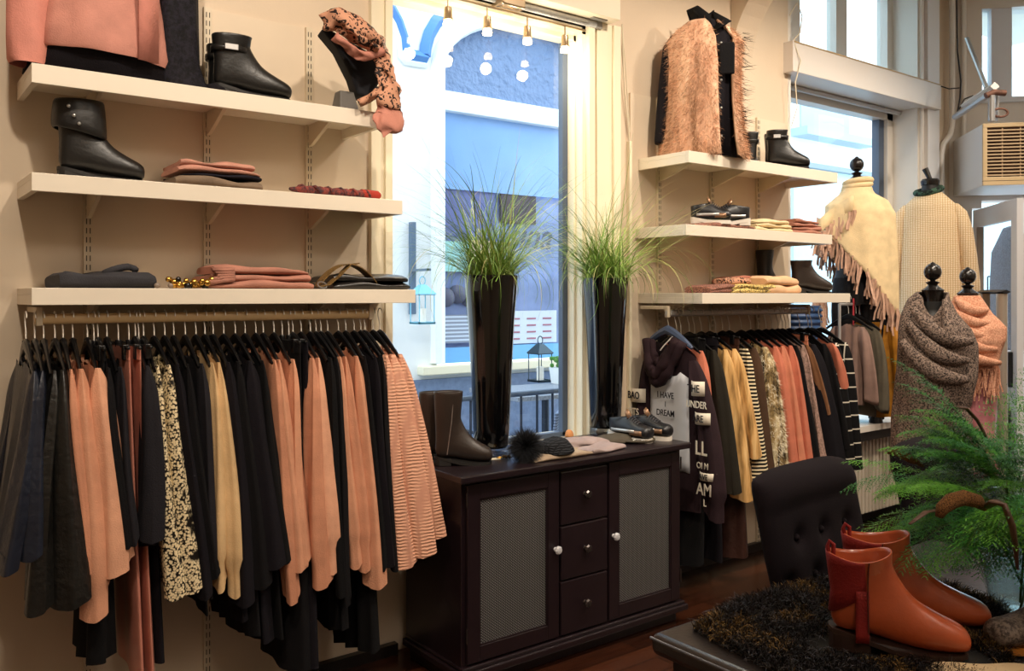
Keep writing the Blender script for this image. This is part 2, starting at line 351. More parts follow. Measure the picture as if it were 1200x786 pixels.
ZR = (2.358, 1.972, 1.612); YR = (3.02, 3.02, 2.93)
shelf('top white shelf right of the window, carrying the peach fur vest', 3.44, 4.81, YR[0], ZR[0], .062, RX)
shelf('middle white shelf right of the window, carrying trainers and folded tops', 3.42, 4.75, YR[1], ZR[1], .058, RX)
shelf('lowest white shelf right of the window, above the right clothes rail', 3.44, 4.80, YR[2], ZR[2], .055, RX)
# clothes rails
def rail(label, x0, x1, y, z, m, h=.017):
    r = thing('clothes_rail', label, 'clothes rail', (x0, y, z))
    MB().tube([(0, 0, 0), (x1-x0, 0, 0)], .008, 12, flat=2.1).build('bar', m, r)
    for x in (.012, x1-x0-.012):
        MB().box(x-.010, x+.010, -.012, .012, -.022, .04).box(x-.004, x+.004, .012, WY-y-.03, .02, .04).build('bracket', msteel, r, smooth=False, bevel=.003)
    return r
RLZ = 1.523; RLY = 3.14
rail('pale wooden clothes rail under the left shelves', .44, 1.66, RLY, RLZ, plain('beech_rail', 'd2b283', .45))
RRZ = 1.503; RRY = 3.17
rail('grey metal clothes rail under the right shelves', 3.43, 4.73, RRY, RRZ, plain('rail_grey', 'b4b2b0', .4, .3))
# ---- spot bar over the window
mnick = plain('satin_nickel', 'b8a184', .3, .9); mbulb = emit('lamp_glow', 'ffe0a0', 14)
r = thing('spot_light_bar', 'nickel bar of four small spot lamps above the tall window', 'ceiling lamp', (2.51, 3.35, 3.03))
MB().box(-.07, .07, -.05, .05, -.035, .015).build('canopy', mnick, r, bevel=.01)
MB().tube([(-.62, 0, -.045), (.50, 0, -.045)], .006, 8).build('bar', mnick, r)
LAMPX = [2.16, 2.383, 2.627, 2.872]
for i, x in enumerate(LAMPX):
    h = MB().tube([(x-2.51, 0, -.045), (x-2.51, 0, -.1)], .004, 6); h.lathe([(.001, 0), (.016, 0), (.018, -.012), (.02, -.05), (.024, -.055), (.024, -.06), (.012, -.06), (.001, -.058)], (x-2.51, 0, -.095), 20)
    sp = h.build('spot_head', mnick, r)
    MB().lathe([(.001, 0), (.017, 0), (.024, -.02), (.022, -.03), (.001, -.033)], (x-2.51, 0, -.152), 18).build('bulb', mbulb, sp)
# cables beside window 1 and on the wall
mcab = plain('cream_cable', 'd8cdb4', .5)
tag(MB().tube([(3.30, 3.37, 3.08), (3.31, 3.37, 2.85), (3.33, 3.38, 2.7), (3.36, 3.385, 2.55), (3.37, 3.385, 2.45)], .004, 6).tube([(3.31, 3.38, 3.08), (3.33, 3.38, 2.9), (3.355, 3.385, 2.7), (3.372, 3.385, 2.5)], .003, 6).build('wall_cable', mcab), 'thin cream cables hanging on the wall right of the tall window', 'cable')
tag(MB().box(3.362, 3.382, 3.375, 3.4, .9, 2.45).build('cable_cover', mcream, smooth=False, bevel=.003), 'narrow cream cable cover strip running down beside the grass vase', 'cable cover')
tag(MB().tube([(4.80, 3.36, 3.42), (4.84, 3.33, 3.5), (4.88, 3.32, 3.42), (4.84, 3.31, 3.3), (4.80, 3.33, 3.25), (4.85, 3.31, 3.12), (4.82, 3.33, 2.98), (4.84, 3.33, 2.82), (4.82, 3.36, 2.7)], .004, 6).build('wall_cable', mcab), 'looping cream cable at the left end of the right shutter box', 'cable')
# corner pipes
mpipe = plain('pipe_paint', 'e2dcd4', .35)
def Pl(px, py, y=3.36): return Py(px, py, y)
tag(MB().tube([(6.93, 3.345, 3.99), (6.93, 3.345, 2.95), (6.91, 3.35, 2.88), (6.84, 3.37, 2.8), (6.82, 3.375, 2.72), (6.82, 3.375, .05)], .022, 10).build('wall_pipe', mpipe), 'white pipe in the room corner that kinks beside the woven sweater', 'pipe')
p2 = EM @ Vector((.10, -.03, 0))
tag(MB().tube([(p2.x, p2.y, 3.99), (p2.x, p2.y, 2.88)], .018, 10).build('wall_pipe', mpipe), 'straight white pipe running down the corner to the wall heater', 'pipe')
tag(MB().tube([Pt(1121, 0, 6.75), Pt(1122, 60, 6.75), Pt(1126, 95, 6.75), Pt(1125, 115, 6.72), Pt(1122, 132, 6.7)], .006, 6).tube([Pt(1103, 101, 6.68), Pt(1112, 104, 6.7), Pt(1124, 103, 6.72)], .005, 6).tube([Pt(1124, 128, 6.6), Pt(1130, 116, 6.5), Pt(1140, 112, 6.4)], .005, 6).build('wall_cable', plain('black_cable', '1c1c1e', .5)), 'black cable running down the corner behind the pipes', 'cable')
# AC unit
r = thing('wall_heater', 'boxy white wall unit with slatted beige grille above the open door', 'air conditioner'); r.matrix_world = EM @ Matrix.Translation((.03, -.70, 2.40))
MB().box(0, .85, .02, .70, 0, .45).build('casing', plain('ac_white', 'e4e4e4', .4), r, smooth=False, bevel=.006)
MB().box(0, .85, -.0, .02, 0, .06).box(0, .85, 0, .02, .42, .45).box(0, .03, 0, .02, .06, .42).box(.82, .85, 0, .02, .06, .42).build('grille_frame', plain('ac_beige', 'd8bd92', .4), r, smooth=False, bevel=.003)
s = MB()
for i in range(14): s.box(.03, .82, .002, .012, .068+i*.025, .078+i*.025)
for i in range(6): s.box(.13+i*.12, .137+i*.12, .012, .018, .06, .42)
s.build('grille_slats', plain('ac_slat', 'c9ae8a', .4), r, smooth=False)
MB().box(.03, .82, .0185, .0195, .06, .42).build('grille_backing', plain('ac_dark', '4a3226', .7), r, smooth=False)
MB().box(.0, .85, -.001, .02, .03, .033).build('casing_seam', mslot, r, smooth=False)
# strut & lamp fitting over the AC
mga = plain('galv', 'a8a8a8', .35, .7); mrust = plain('rusty', '6d4a3c', .7, .3, var=.4, vs=30)
r = thing('door_closer_arm', 'grey metal strut and bracket arm with rusty joint above the wall unit', 'bracket')
a, b_ = Pt(1133, 45, 6.3), Pt(1156, 103, 6.0); MB().tube([a, b_], .016, 8).build('strut', mga, r)
a, b_ = Pt(1119, 137, 6.2), Pt(1160, 110, 5.7); MB().tube([a, b_], .022, 8).build('arm', mga, r)
a, b_ = Pt(1130, 124, 6.1), Pt(1166, 101, 5.7); MB().tube([a, b_], .03, 4).build('plate', plain('plate_white', 'd6d2cc', .4), r)
MB().tube([Pt(1155, 112, 5.7), Pt(1165, 108, 5.7), Pt(1178, 109, 5.7)], .02, 10).build('rusty_joint', mrust, r)
MB().tube([Pt(1162, 112, 5.7), Pt(1162, 142, 5.7)], .022, 10).tube([Pt(1169, 112, 5.75), Pt(1169, 142, 5.75)], .008, 8).build('post', mga, r)
MB().tube([Pt(1172+9*math.cos(q*.5), 132+5*math.sin(q*.5), 5.7) for q in range(14)], .008, 6).build('ring', mrust, r)
# switch plate
r = thing('wall_switch', 'white three button switch plate on the post left of the door', 'switch'); r.matrix_world = EM @ Matrix.Translation((.09, -.012, 2.05))
MB().box(-.045, .045, -.012, .012, 0, .16).build('plate', plain('switch_white', 'd8d4cc', .4), r, smooth=False, bevel=.004)
for z in (.035, .07, .11): MB().box(-.02, -.002, -.017, -.012, z, z+.012).build('button', mga, r, smooth=False)
# open door leaf: hinge at s=.17, running along -En
DM = Matrix(((-En.x, Ee.x, 0, (EC+Ee*.175).x), (-En.y, Ee.y, 0, (EC+Ee*.175).y), (0, 0, 1, 0), (0, 0, 0, 1)))
w = MB(); H = 2.28
w.box(0, .10, 0, .045, .02, H, DM).box(.82, .93, 0, .045, .02, H, DM).box(.10, .82, 0, .045, H-.14, H, DM).box(.10, .82, 0, .045, 1.02, 1.2, DM).box(.10, .82, 0, .045, .02, .2, DM)
d = struct('door_1', w, plain('door_white', 'dcdcdf', .4))
w = MB()
for i in range(7): w.box(.10+i*.103, .10+i*.103+.095, .012, .035, .2, 1.02, DM)
w.build('boards', MT['door_white'], d, smooth=False, bevel=.003)
sheet(.10, .82, .02, 1.2, H-.14, DM).build('glass_pane', mglass, d, smooth=False)
MB().box(.10, .115, -.003, .045, 1.2, H-.14, DM).build('glass_bead', plain('bead_brown', '8a7a6c', .5), d, smooth=False)
MB().box(.3, .42, -.006, 0, 1.07, 1.13, DM).build('letter_box', plain('letterbox', '6a625a', .4, .6), d, smooth=False, bevel=.002)
MB().box(.84, .86, -.05, 0, .95, 1.2, DM).build('door_handle', plain('handle_dark', '2a2a2c', .35, .5), d, smooth=False, bevel=.006)
MB().box(-.01, .02, -.02, .05, 1.86, 1.98, DM).build('hinge', mga, d, smooth=False)
# radiator
r = thing('radiator', 'white ribbed radiator under the sill of the right window', 'radiator', (4.95, 3.2, .12))
w = MB()
for i in range(34): w.box(i*.044, i*.044+.030, 0, .012, .0, .5)
w.box(0, 1.5, .010, .05, 0, .5); w.build('panel', plain('radiator_paint', 'cbbfae', .4), r, smooth=False, bevel=.003)
MB().box(0, 1.5, -.004, .055, .5, .515).build('top_grille', MT['radiator_paint'], r, smooth=False)
# ---- outside
mfac = plain('render_white', 'eef2f2', .8, var=.03, vs=3, bmp=.3, bs=8)
mstreet = plain('street', '8d97a6', .8, var=.2, vs=30)
struct('trim_12', MB().box(-4, 20, 3.7, 6.5, -.12, -.02), mstreet)
FY = 6.5
def fx(px): return Xat(px, FY)
fac = thing('opposite_building', 'white rendered building across the street with arched shop window', 'building', (0, 0, 0))
x0 = fx(512); x1 = 6.35; xc = (x0+x1)/2; zi = 3.62; AR = (x1-x0)/2
# wall with arched opening
w = MB(); w.box(-4, x0, FY, FY+.3, 0, 7); w.box(x1, 18, FY, FY+.3, 0, 7)
Mx = Matrix(((1, 0, 0, 0), (0, 0, 1, FY), (0, 1, 0, 0), (0, 0, 0, 1)))
arc = [(xc-AR*math.cos(PI*i/20), zi+.62*math.sin(PI*i/20)) for i in range(21)]
w.prism([(x0, 7), (x0, zi-.001)]+arc[1:-1]+[(x1, zi-.001), (x1, 7)], .3, Mx)
w.box(x0, x1, FY, FY+.3, .0, .95); w.build('wall', mfac, fac, smooth=False)
w = MB(); rr = .09
w.tube([(x0-.0, FY-.01, 1.0), (x0, FY-.01, zi)]+[(p[0], FY-.01, p[1]) for p in arc]+[(x1, FY-.01, 1.0)], .07, 8)
w.build('arch_moulding', plain('moulding_white', 'f6fbfb', .6), fac)
MB().box(x0-.2, x1+.2, FY-.1, FY+.02, .90, .98).build('stone_sill', plain('stone_cream', 'efe8cc', .6), fac, smooth=False, bevel=.01)
MB().box(-4, 18, FY-.04, FY, 0, .86).build('plinth', plain('plinth_grey', '6d7f9c', .8, var=.15, vs=20), fac, smooth=False)
m, nt, b = newmat('textured_glass'); MT['textured_glass'] = m; v = coords(nt); nz = N(nt, 'ShaderNodeTexNoise'); nz.inputs['Scale'].default_value = 14; nz.inputs['Detail'].default_value = 3; nt.links.new(v, nz.inputs['Vector'])
b.inputs['Base Color'].default_value = lin('6f88ad'); b.inputs['Roughness'].default_value = .4; bump(nt, b, nz.outputs['Fac'], .8, .05)
Mx2 = Matrix(((1, 0, 0, 0), (0, 0, 1, FY+.12), (0, 1, 0, 0), (0, 0, 0, 1)))
MB().prism([(x0, 3.35)]+arc+[(x1, 3.35)], .02, Mx2).build('arched_pane', m, fac, smooth=False)
MB().box(x0, x1, FY+.06, FY+.2, 3.28, 3.46).build('transom_bar', MT['moulding_white'], fac, smooth=False, bevel=.01)
# shop window behind: reflective blue pane
mshop = plain('shop_pane', '86aee0', .12, 0, var=.12, vs=1.2)
MB().box(x0, x1, FY+.14, FY+.16, 2.58, 3.28).build('upper_blind', mshop, fac, smooth=False)
MB().box(x0, x1, FY+.20, FY+.22, .98, 2.6).build('lower_pane', plain('shop_pane_b', '7f93c0', .2, 0, var=.3, vs=2.5), fac, smooth=False)
MB().box(x0, x0+.75, FY+.16, FY+.2, 2.15, 2.58).build('purple_panel', plain('dusk_panel', '606a9c', .5), fac, smooth=False)
MB().box(x0, x0+.14, FY+.14, FY+.2, 1.75, 2.58).build('frame_side', plain('dusk_frame', '5a6688', .5), fac, smooth=False)
MB().box(x0+.82, x0+1.25, FY+.15, FY+.18, 2.3, 2.58).build('dark_panel', plain('umber_panel', '4a4048', .5), fac, smooth=False)
MB().box(x0+.16, x0+.45, FY+.16, FY+.19, 1.82, 2.1).build('mint_poster', plain('mint', 'a8e0dc', .5), fac, smooth=False)
MB().box(x0+.47, x0+.75, FY+.16, FY+.19, 1.75, 2.12).build('peach_poster', plain('peach_poster', 'd8b8a4', .5), fac, smooth=False)
MB().box(x0, x0+.6, FY+.14, FY+.18, 1.16, 1.42).build('slatted_board', patt('slat_white', 'hstripe', ['8b93a4', 'c8d4e4'], 28), fac, smooth=False)
pm = MB().box(x0+.85, x0+1.5, FY+.13, FY+.15, 1.13, 1.45).build('menu_board', plain('menu_white', 'cfd9e8', .5), fac, smooth=False)
w = MB()
for i in range(4):
    for j in range(3): w.box(x0+.92+j*.2, x0+1.03+j*.2, FY+.125, FY+.13, 1.17+i*.065, 1.185+i*.065)
w.build('menu_lines', plain('menu_red', 'a86a7c', .6), pm, smooth=False)
MB().box(x0, x1, FY+.1, FY+.14, .98, 1.12).build('blue_apron', plain('apron_blue', '6fb0e6', .4), fac, smooth=False)
for i in range(5): MB().sphere((x0+.2+.13*i, FY+.17, 1.58+.03*(i % 2)), .09, 10, 7).build('display_bust', plain('display_grey', '5c5f74', .6), fac)
text_obj('sina', .36, plain('script_grey', '555a70', .5), fac, (x0+1.12, FY+.10, 2.17), (PI/2, 0, 0), shear=.35)
# blue bands forming two arches left of the window
mb = plain('blue_paint', '4f86c4', .6)
def fb(*P): return [Py(a, b_, FY-.02) for a, b_ in P]
w = MB(); w.tube(fb((452, 2), (458, 10), (466, 25), (472, 43), (475, 62)), .06, 4); w.tube(fb((474, 64), (499, 69)), .06, 4)
w.tube(fb((498, 65), (499, 55), (503, 40), (511, 26), (523, 14), (538, 7)), .06, 4)
w.build('blue_arch_band', mb, fac)
w = MB(); w.tube(fb((452, 12), (462, 28), (468, 45), (470, 66), (474, 72), (500, 76)), .03, 4); w.build('band_moulding', MT['moulding_white'], fac)
# sloping ledge and pale-blue lower wall seen through the right window
MB().box(9.2, 18, FY-.12, FY, 0, 3.2).build('pale_blue_wall', plain('pale_blue_wall', 'c4e6ee', .8), fac, smooth=False)
MB().box(9.1, 18, FY-.2, FY, 3.2, 3.26).build('ledge', plain('ledge_grey', '8fa0a8', .7), fac, smooth=False)
MB().box(9.3, 10.9, FY-.25, FY-.0, 3.60, 3.70).box(9.5, 10.6, FY-.02, FY, 3.75, 4.3).build('canopy', plain('canopy_blue', 'a9c4da', .5), fac, smooth=False)
oc = Py(929, 300, 6.0); MB().box(oc.x-.06, oc.x+.06, FY-.16, FY-.1, .4, 2.1).build('orange_post', plain('orange_paint', 'e8552c', .6), fac, smooth=False)
# wall lantern on bracket outside
lp = Py(495, 345, 6.21)
def lantern(name, label, loc, s, mfr, hang=False):
    r = thing(name, label, 'lantern', loc)
    w = MB()
    for sx in (-1, 1):
        for sy in (-1, 1): w.tube([(sx*.09*s, sy*.09*s, 0), (sx*.09*s, sy*.09*s, .3*s)], .007*s, 4)
    for z in (0, .3*s):
        w.box(-.1*s, .1*s, -.1*s, -.085*s, z-.008, z+.008).box(-.1*s, .1*s, .085*s, .1*s, z-.008, z+.008).box(-.1*s, -.085*s, -.1*s, .1*s, z-.008, z+.008).box(.085*s, .1*s, -.1*s, .1*s, z-.008, z+.008)
    w.box(-.1*s, .1*s, -.1*s, .1*s, -.012, 0)
    w.build('frame', mfr, r, smooth=False)
    MB().loft([[(-.11*s, -.11*s, .3*s), (.11*s, -.11*s, .3*s), (.11*s, .11*s, .3*s), (-.11*s, .11*s, .3*s)], [(-.03*s, -.03*s, .4*s), (.03*s, -.03*s, .4*s), (.03*s, .03*s, .4*s), (-.03*s, .03*s, .4*s)]]).build('roof', mfr, r, smooth=False)
    MB().tube([(.035*s*math.cos(a), 0, .44*s+.045*s*math.sin(a)) for a in [i*PI/8 for i in range(17)]], .006*s, 6).build('ring', mfr, r)
    MB().lathe([(.001, 0), (.04*s, 0), (.04*s, .15*s), (.001, .15*s)], (0, 0, 0), 16).build('candle', plain('candle', 'f4f0e4', .5), r)
    return r
lantern('wall_lantern', 'pale blue lantern hanging on the white wall outside, left of the shop window', (lp.x, lp.y, Zat(378, tat(495, 6.21))), .80, plain('lantern_blue', '7fc4dc', .4))
a = Py(485, 260, 6.45); tag(MB().box(a.x-.022, a.x+.022, FY-.05, FY, Zat(368, tat(485, 6.45)), a.z).box(a.x-.02, a.x+.02, 6.20, FY-.02, Zat(318, tat(485, 6.45)), Zat(318, tat(485, 6.45))+.02).box(a.x, lp.x+.04, 6.20, 6.22, Zat(318, tat(485, 6.45)), Zat(318, tat(485, 6.45))+.02).build('lantern_bracket', plain('bracket_grey', '5e7288', .5), smooth=False), 'grey vertical bracket strip holding the hanging lantern outside', 'bracket')
# terrace table, lantern, pot, chairs, railing
tz = .84; tc = Vector((4.35, 5.45, 0))
r = thing('terrace_table', 'grey square terrace table outside carrying lantern and white pot', 'table', (4.42, 5.40, 0), -.1)
MB().box(-.5, .5, -.38, .38, tz-.035, tz).build('table_top', plain('granite', '8a93a0', .5, var=.3, vs=80), r, smooth=False, bevel=.005)
MB().lathe([(.22, 0), (.22, .02), (.03, .03), (.03, tz-.035)], (0, 0, 0), 20).build('pedestal', plain('iron_grey', '3c4450', .5, .5), r)
l2 = Pz(633, 447, tz)
lantern('table_lantern', 'dark framed glass lantern with candle on the terrace table outside', (l2.x, l2.y, tz+.012), .8, plain('lantern_dark', '3b4d58', .4, .4))
l3 = Pz(656, 450, tz); r = thing('potted_plant', 'small white square pot with green plant on the terrace table', 'plant', (l3.x+.03, l3.y+.02, tz))
MB().loft([[(-.06, -.06, 0), (.06, -.06, 0), (.06, .06, 0), (-.06, .06, 0)], [(-.075, -.075, .14), (.075, -.075, .14), (.075, .075, .14), (-.075, .075, .14)]]).build('pot', plain('pot_white', 'f2f6f6', .4), r, smooth=False, bevel=.004)
w = MB()
for i in range(40):
    a = random.random()*2*PI; q = random.uniform(.02, .09); w.sphere((q*math.cos(a), q*math.sin(a), .15+random.random()*.07), .02, 5, 4)
w.build('foliage', plain('small_leaf', '4f8a3a', .5), r)
def terrace_chair(label, loc, rz):
    r = thing('terrace_chair', label, 'chair', loc, rz, 'woven terrace chairs')
    mw = patt('rattan', 'hstripe', ['4e5f7c', '7d90b0'], 60)
    MB().box(-.22, .22, -.22, .22, .42, .45).build('seat', mw, r, smooth=False, bevel=.01)
    MB().loft([[(-.22+.44*i/8, .22+.06*h-.05*math.sin(PI*i/8)*0, .45+.47*h) for i in range(9)] for h in (0, .3, .6, 1)], close=False).build('backrest', mw, r, solid=.02)
    for sx in (-.2, .2):
        for sy in (-.2, .2): MB().tube([(sx, sy, 0), (sx, sy, .43)], .012, 6).build('leg', plain('iron_grey', '3c4450', .5, .5), r)
        MB().tube([(sx*1.15, .24, .68), (sx*1.2, 0, .68), (sx*1.15, -.2, .64), (sx*1.1, -.2, .43)], .013, 6).build('armrest', MT['iron_grey'], r)
c1 = Pt(540, 470, 5.6); terrace_chair('woven grey terrace chair outside behind the left grass vase', (c1.x, c1.y, 0), .9)
c2 = Pt(625, 500, 4.9); terrace_chair('dark woven terrace chair outside below the table with lantern', (c2.x+.1, c2.y+.3, 0), -2.4)
r = thing('street_railing', 'grey metal railing with vertical bars outside the tall window', 'railing', (1.6, 4.0, 0))
zr = 1.02; w = MB().tube([(0, 0, zr), (2.6, 0, zr)], .016, 8); w.build('top_rail', plain('rail_paint', '56657a', .4, .4), r)
MB().tube([(0, 0, .3), (2.6, 0, .3)], .012, 6).build('bottom_rail', MT['rail_paint'], r)
for i in range(22): MB().tube([(.05+i*.12, 0, .3), (.05+i*.12, 0, zr)], .008, 6).build('bar', plain('rail_dark', '2b3648', .5, .3), r)
for x in (0.02, 2.58): MB().tube([(x, 0, -.02), (x, 0, zr+.02)], .02, 8).build('post', MT['rail_paint'], r)
# ---- light
wd = bpy.data.worlds.new('World'); bpy.context.scene.world = wd; wd.use_nodes = True
bg = wd.node_tree.nodes['Background']; bg.inputs['Color'].default_value = (.78, .90, 1, 1); bg.inputs['Strength'].default_value = 3.7
def spot(loc, tgt, P, ang=100, rad=.06, col=(1, .86, .70), blend=.6):
    l = bpy.data.lights.new('spot', 'SPOT'); l.energy = P; l.spot_size = math.radians(ang); l.spot_blend = blend; l.shadow_soft_size = rad; l.color = col
    o = bpy.data.objects.new('ceiling_spot', l); C.objects.link(o); o.location = loc
    o.rotation_euler = (Vector(tgt)-Vector(loc)).to_track_quat('-Z', 'Y').to_euler(); return o
for x in (.1, 1.3): spot((x, 1.3, 3.85), (x+.2, 3.3, 1.3), 150, 95)
for x in (3.2, 4.4): spot((x, 1.5, 3.85), (x+.3, 3.3, 1.4), 170, 95)
spot((5.9, 1.5, 3.85), (5.6, 3.2, 1.3), 130, 90)
spot((2.3, 0.8, 3.85), (2.3, 1.6, .7), 90, 110)
for x, y in ((.5, -1.0), (3, -1.0), (7.3, -.3)):
    l = bpy.data.lights.new('ceiling_panel', 'AREA'); l.energy = 34; l.size = 1.0; l.color = (1, .90, .78); o = bpy.data.objects.new('ceiling_panel_light', l); C.objects.link(o); o.location = (x, y, 3.95)
for x in LAMPX:
    l = bpy.data.lights.new('bulb', 'POINT'); l.energy = 3.6; l.color = (1, .87, .66); l.shadow_soft_size = .03; o = bpy.data.objects.new('bulb_light', l); C.objects.link(o); o.location = (x, 3.33, 2.80)
# ================= CLOTHES ON RAILS =================
mhang = plain('hanger_black', '0c0c0e', .3); mwire = plain('hook_wire', 'd8d2c8', .4, .35); mclip = plain('clip_silver', 'c0c0c0', .3, .9)
def make_hanger(clip=False):
    r = thing('clothes_hanger', 'x', 'hanger')
    a = [(0, -.017+.0, .004), (0, -.016, .014), (0, -.008, .022), (0, 0, .0245), (0, .010, .022), (0, .018, .012), (0, .019, -.004), (0, .010, -.024), (0, .002, -.040), (0, 0, -.078)]
    MB().tube(a, .0023, 6).build('hook', mwire, r)
    w = MB()
    if clip:
        w.tube([(0, -.17, -.095), (0, .17, -.095)], .006, 8).tube([(0, 0, -.074), (0, 0, -.098)], .011, 8)
        for y in (-.12, .12): w.box(-.010, .010, y-.014, y+.014, -.135, -.085)
        w.build('bar', mhang, r, bevel=.002)
    else:
        pts = [(0, y, -.080-.090*(abs(y)/.165)**1.25) for y in [-.165+.33*i/20 for i in range(21)]]
        rs = [.005+.007*(1-abs(p[1])/.165)**1.5 for p in pts]
        w.tube(pts, rs, 8, flat=1.6).tube([(0, 0, -.068), (0, 0, -.09)], .011, 8); w.build('shoulder_bar', mhang, r)
    return r
HP = {False: make_hanger(), True: make_hanger(True)}; HUSED = {False: 0, True: 0}
HDROP = [0]
def hanger(x, y, z, clip, label, group):
    h = HP[clip] if not HUSED[clip] else copy_tree(HP[clip]); HUSED[clip] = 1
    h.location = (x, y, z); h.rotation_euler = (0, 0, random.uniform(-.04, .04)); h['label'] = label; h['group'] = group
    if 0 < HDROP[0]:
        hk = [c for c in h.children if c.name.startswith('hook')][0]; hk.scale = (1, 1, 1.39); hk.location = (0, 0, .0304)
    return h
def sm(a): a = min(1, max(0, a)); return a*a*(3-2*a)
def body_mesh(hw, hemw, ztop, zb, tt, tb, lean, seed, neck=.075, nd=.05, slope=.075, nf=5, fa=.5, ny=18, nz=18, asym=0, hemvar=.012):
    """hollow garment body hanging in the Y-Z plane; returns MB and the surface function"""
    rnd = random.Random(seed); ph = [rnd.uniform(0, 6.28) for _ in range(4)]; kk = nf*rnd.uniform(.8, 1.2)
    def top(y):
        a = abs(y)/hw; z = ztop-slope*a**1.25
        if abs(y) < neck: z -= nd*(1-(y/neck)**2)**.5
        return z
    def surf(v, s, side):               # v -1..1, s 0..1
        w = hw+(hemw-hw)*sm(s)-(.012 if .08 < s < .5 else 0)*0
        y0 = v*hw; zt = top(y0); y = v*w
        zbv = zb+hemvar*math.sin(v*3+ph[0])+asym*v; z = zt+(zbv-zt)*s
        t = (tt+(tb-tt)*s)*max(0, 1-abs(v)**3.5)**.5
        fold = math.sin(kk*v*1.6+ph[1]+s*.8)*.6+math.sin(kk*v*3.1+ph[2])*.4
        x = side*t*(.75+.0*s)+fa*tb*fold*sm(s*1.5)*.55+side*t*.25*math.sin(kk*2.3*v+ph[3]+side)
        return Vector((x+lean*s**1.15, y, z))
    vs = [-math.cos(PI*i/ny) for i in range(ny+1)]
    rings = []
    for j in range(nz+1):
        s = j/nz; rings.append([surf(v, s, -1) for v in vs]+[surf(v, s, 1) for v in vs[-2:0:-1]])
    return MB().loft(rings, True, False, False), surf
def sleeve_mesh(y0, z0, y1, z1, rx0, rx1, ry0, ry1, lean, seed, bow=.01, cuff=None, n=26, nz=20):
    rnd = random.Random(seed*7+1); ph = rnd.uniform(0, 6.28); ph2 = rnd.uniform(0, 6.28); rings = []
    for j in range(nz+1):
        s = j/nz; cy = y0+(y1-y0)*(1-(1-s)**2.2); cz = z0+(z1-z0)*s
        rx = (rx0 if rx0 > rx1*.5 else rx1*.5) if True else (0); rx = rx+(rx1-rx)*s**1.2; ry = ry0+(ry1-ry0)*s
        if cuff: rx *= 1+.22*math.sin(PI*s**1.6)
        if j < 4: rx *= (.25, .58, .82, .94)[j]; ry *= (.4, .75, .92, 1)[j]
        if cuff and s > .88: rx *= cuff; ry *= cuff
        if cuff and s > .95: rx *= 1.05
        cx = lean*s**1.15+bow*math.sin(PI*s*1.3+ph)
        rings.append([Vector((cx+rx*math.cos(a)*(1+.24*math.sin(3*a+ph+3*s)+.10*math.sin(5*a+ph2+4*s)+.07*math.sin(8*a+ph+1.5*s)), cy+ry*math.sin(a)*(1+.1*math.sin(4*a+ph2)), cz+.014*math.cos(a)*s+.026*math.sin(a)*s**4)) for a in [2*PI*i/n for i in range(n)]])
    last = rings[-1]; c = sum(last, Vector())/n
    rings.append([c+(p-c)*.90+Vector((0, 0, .002)) for p in last]); rings.append([c+(p-c)*.78+Vector((0, 0, .05)) for p in last])
    return MB().loft(rings, True, True, False)
def dx_of(w, px, t):
    u = (px-600)/FL; return w/FL*t/(.798-.603*u)
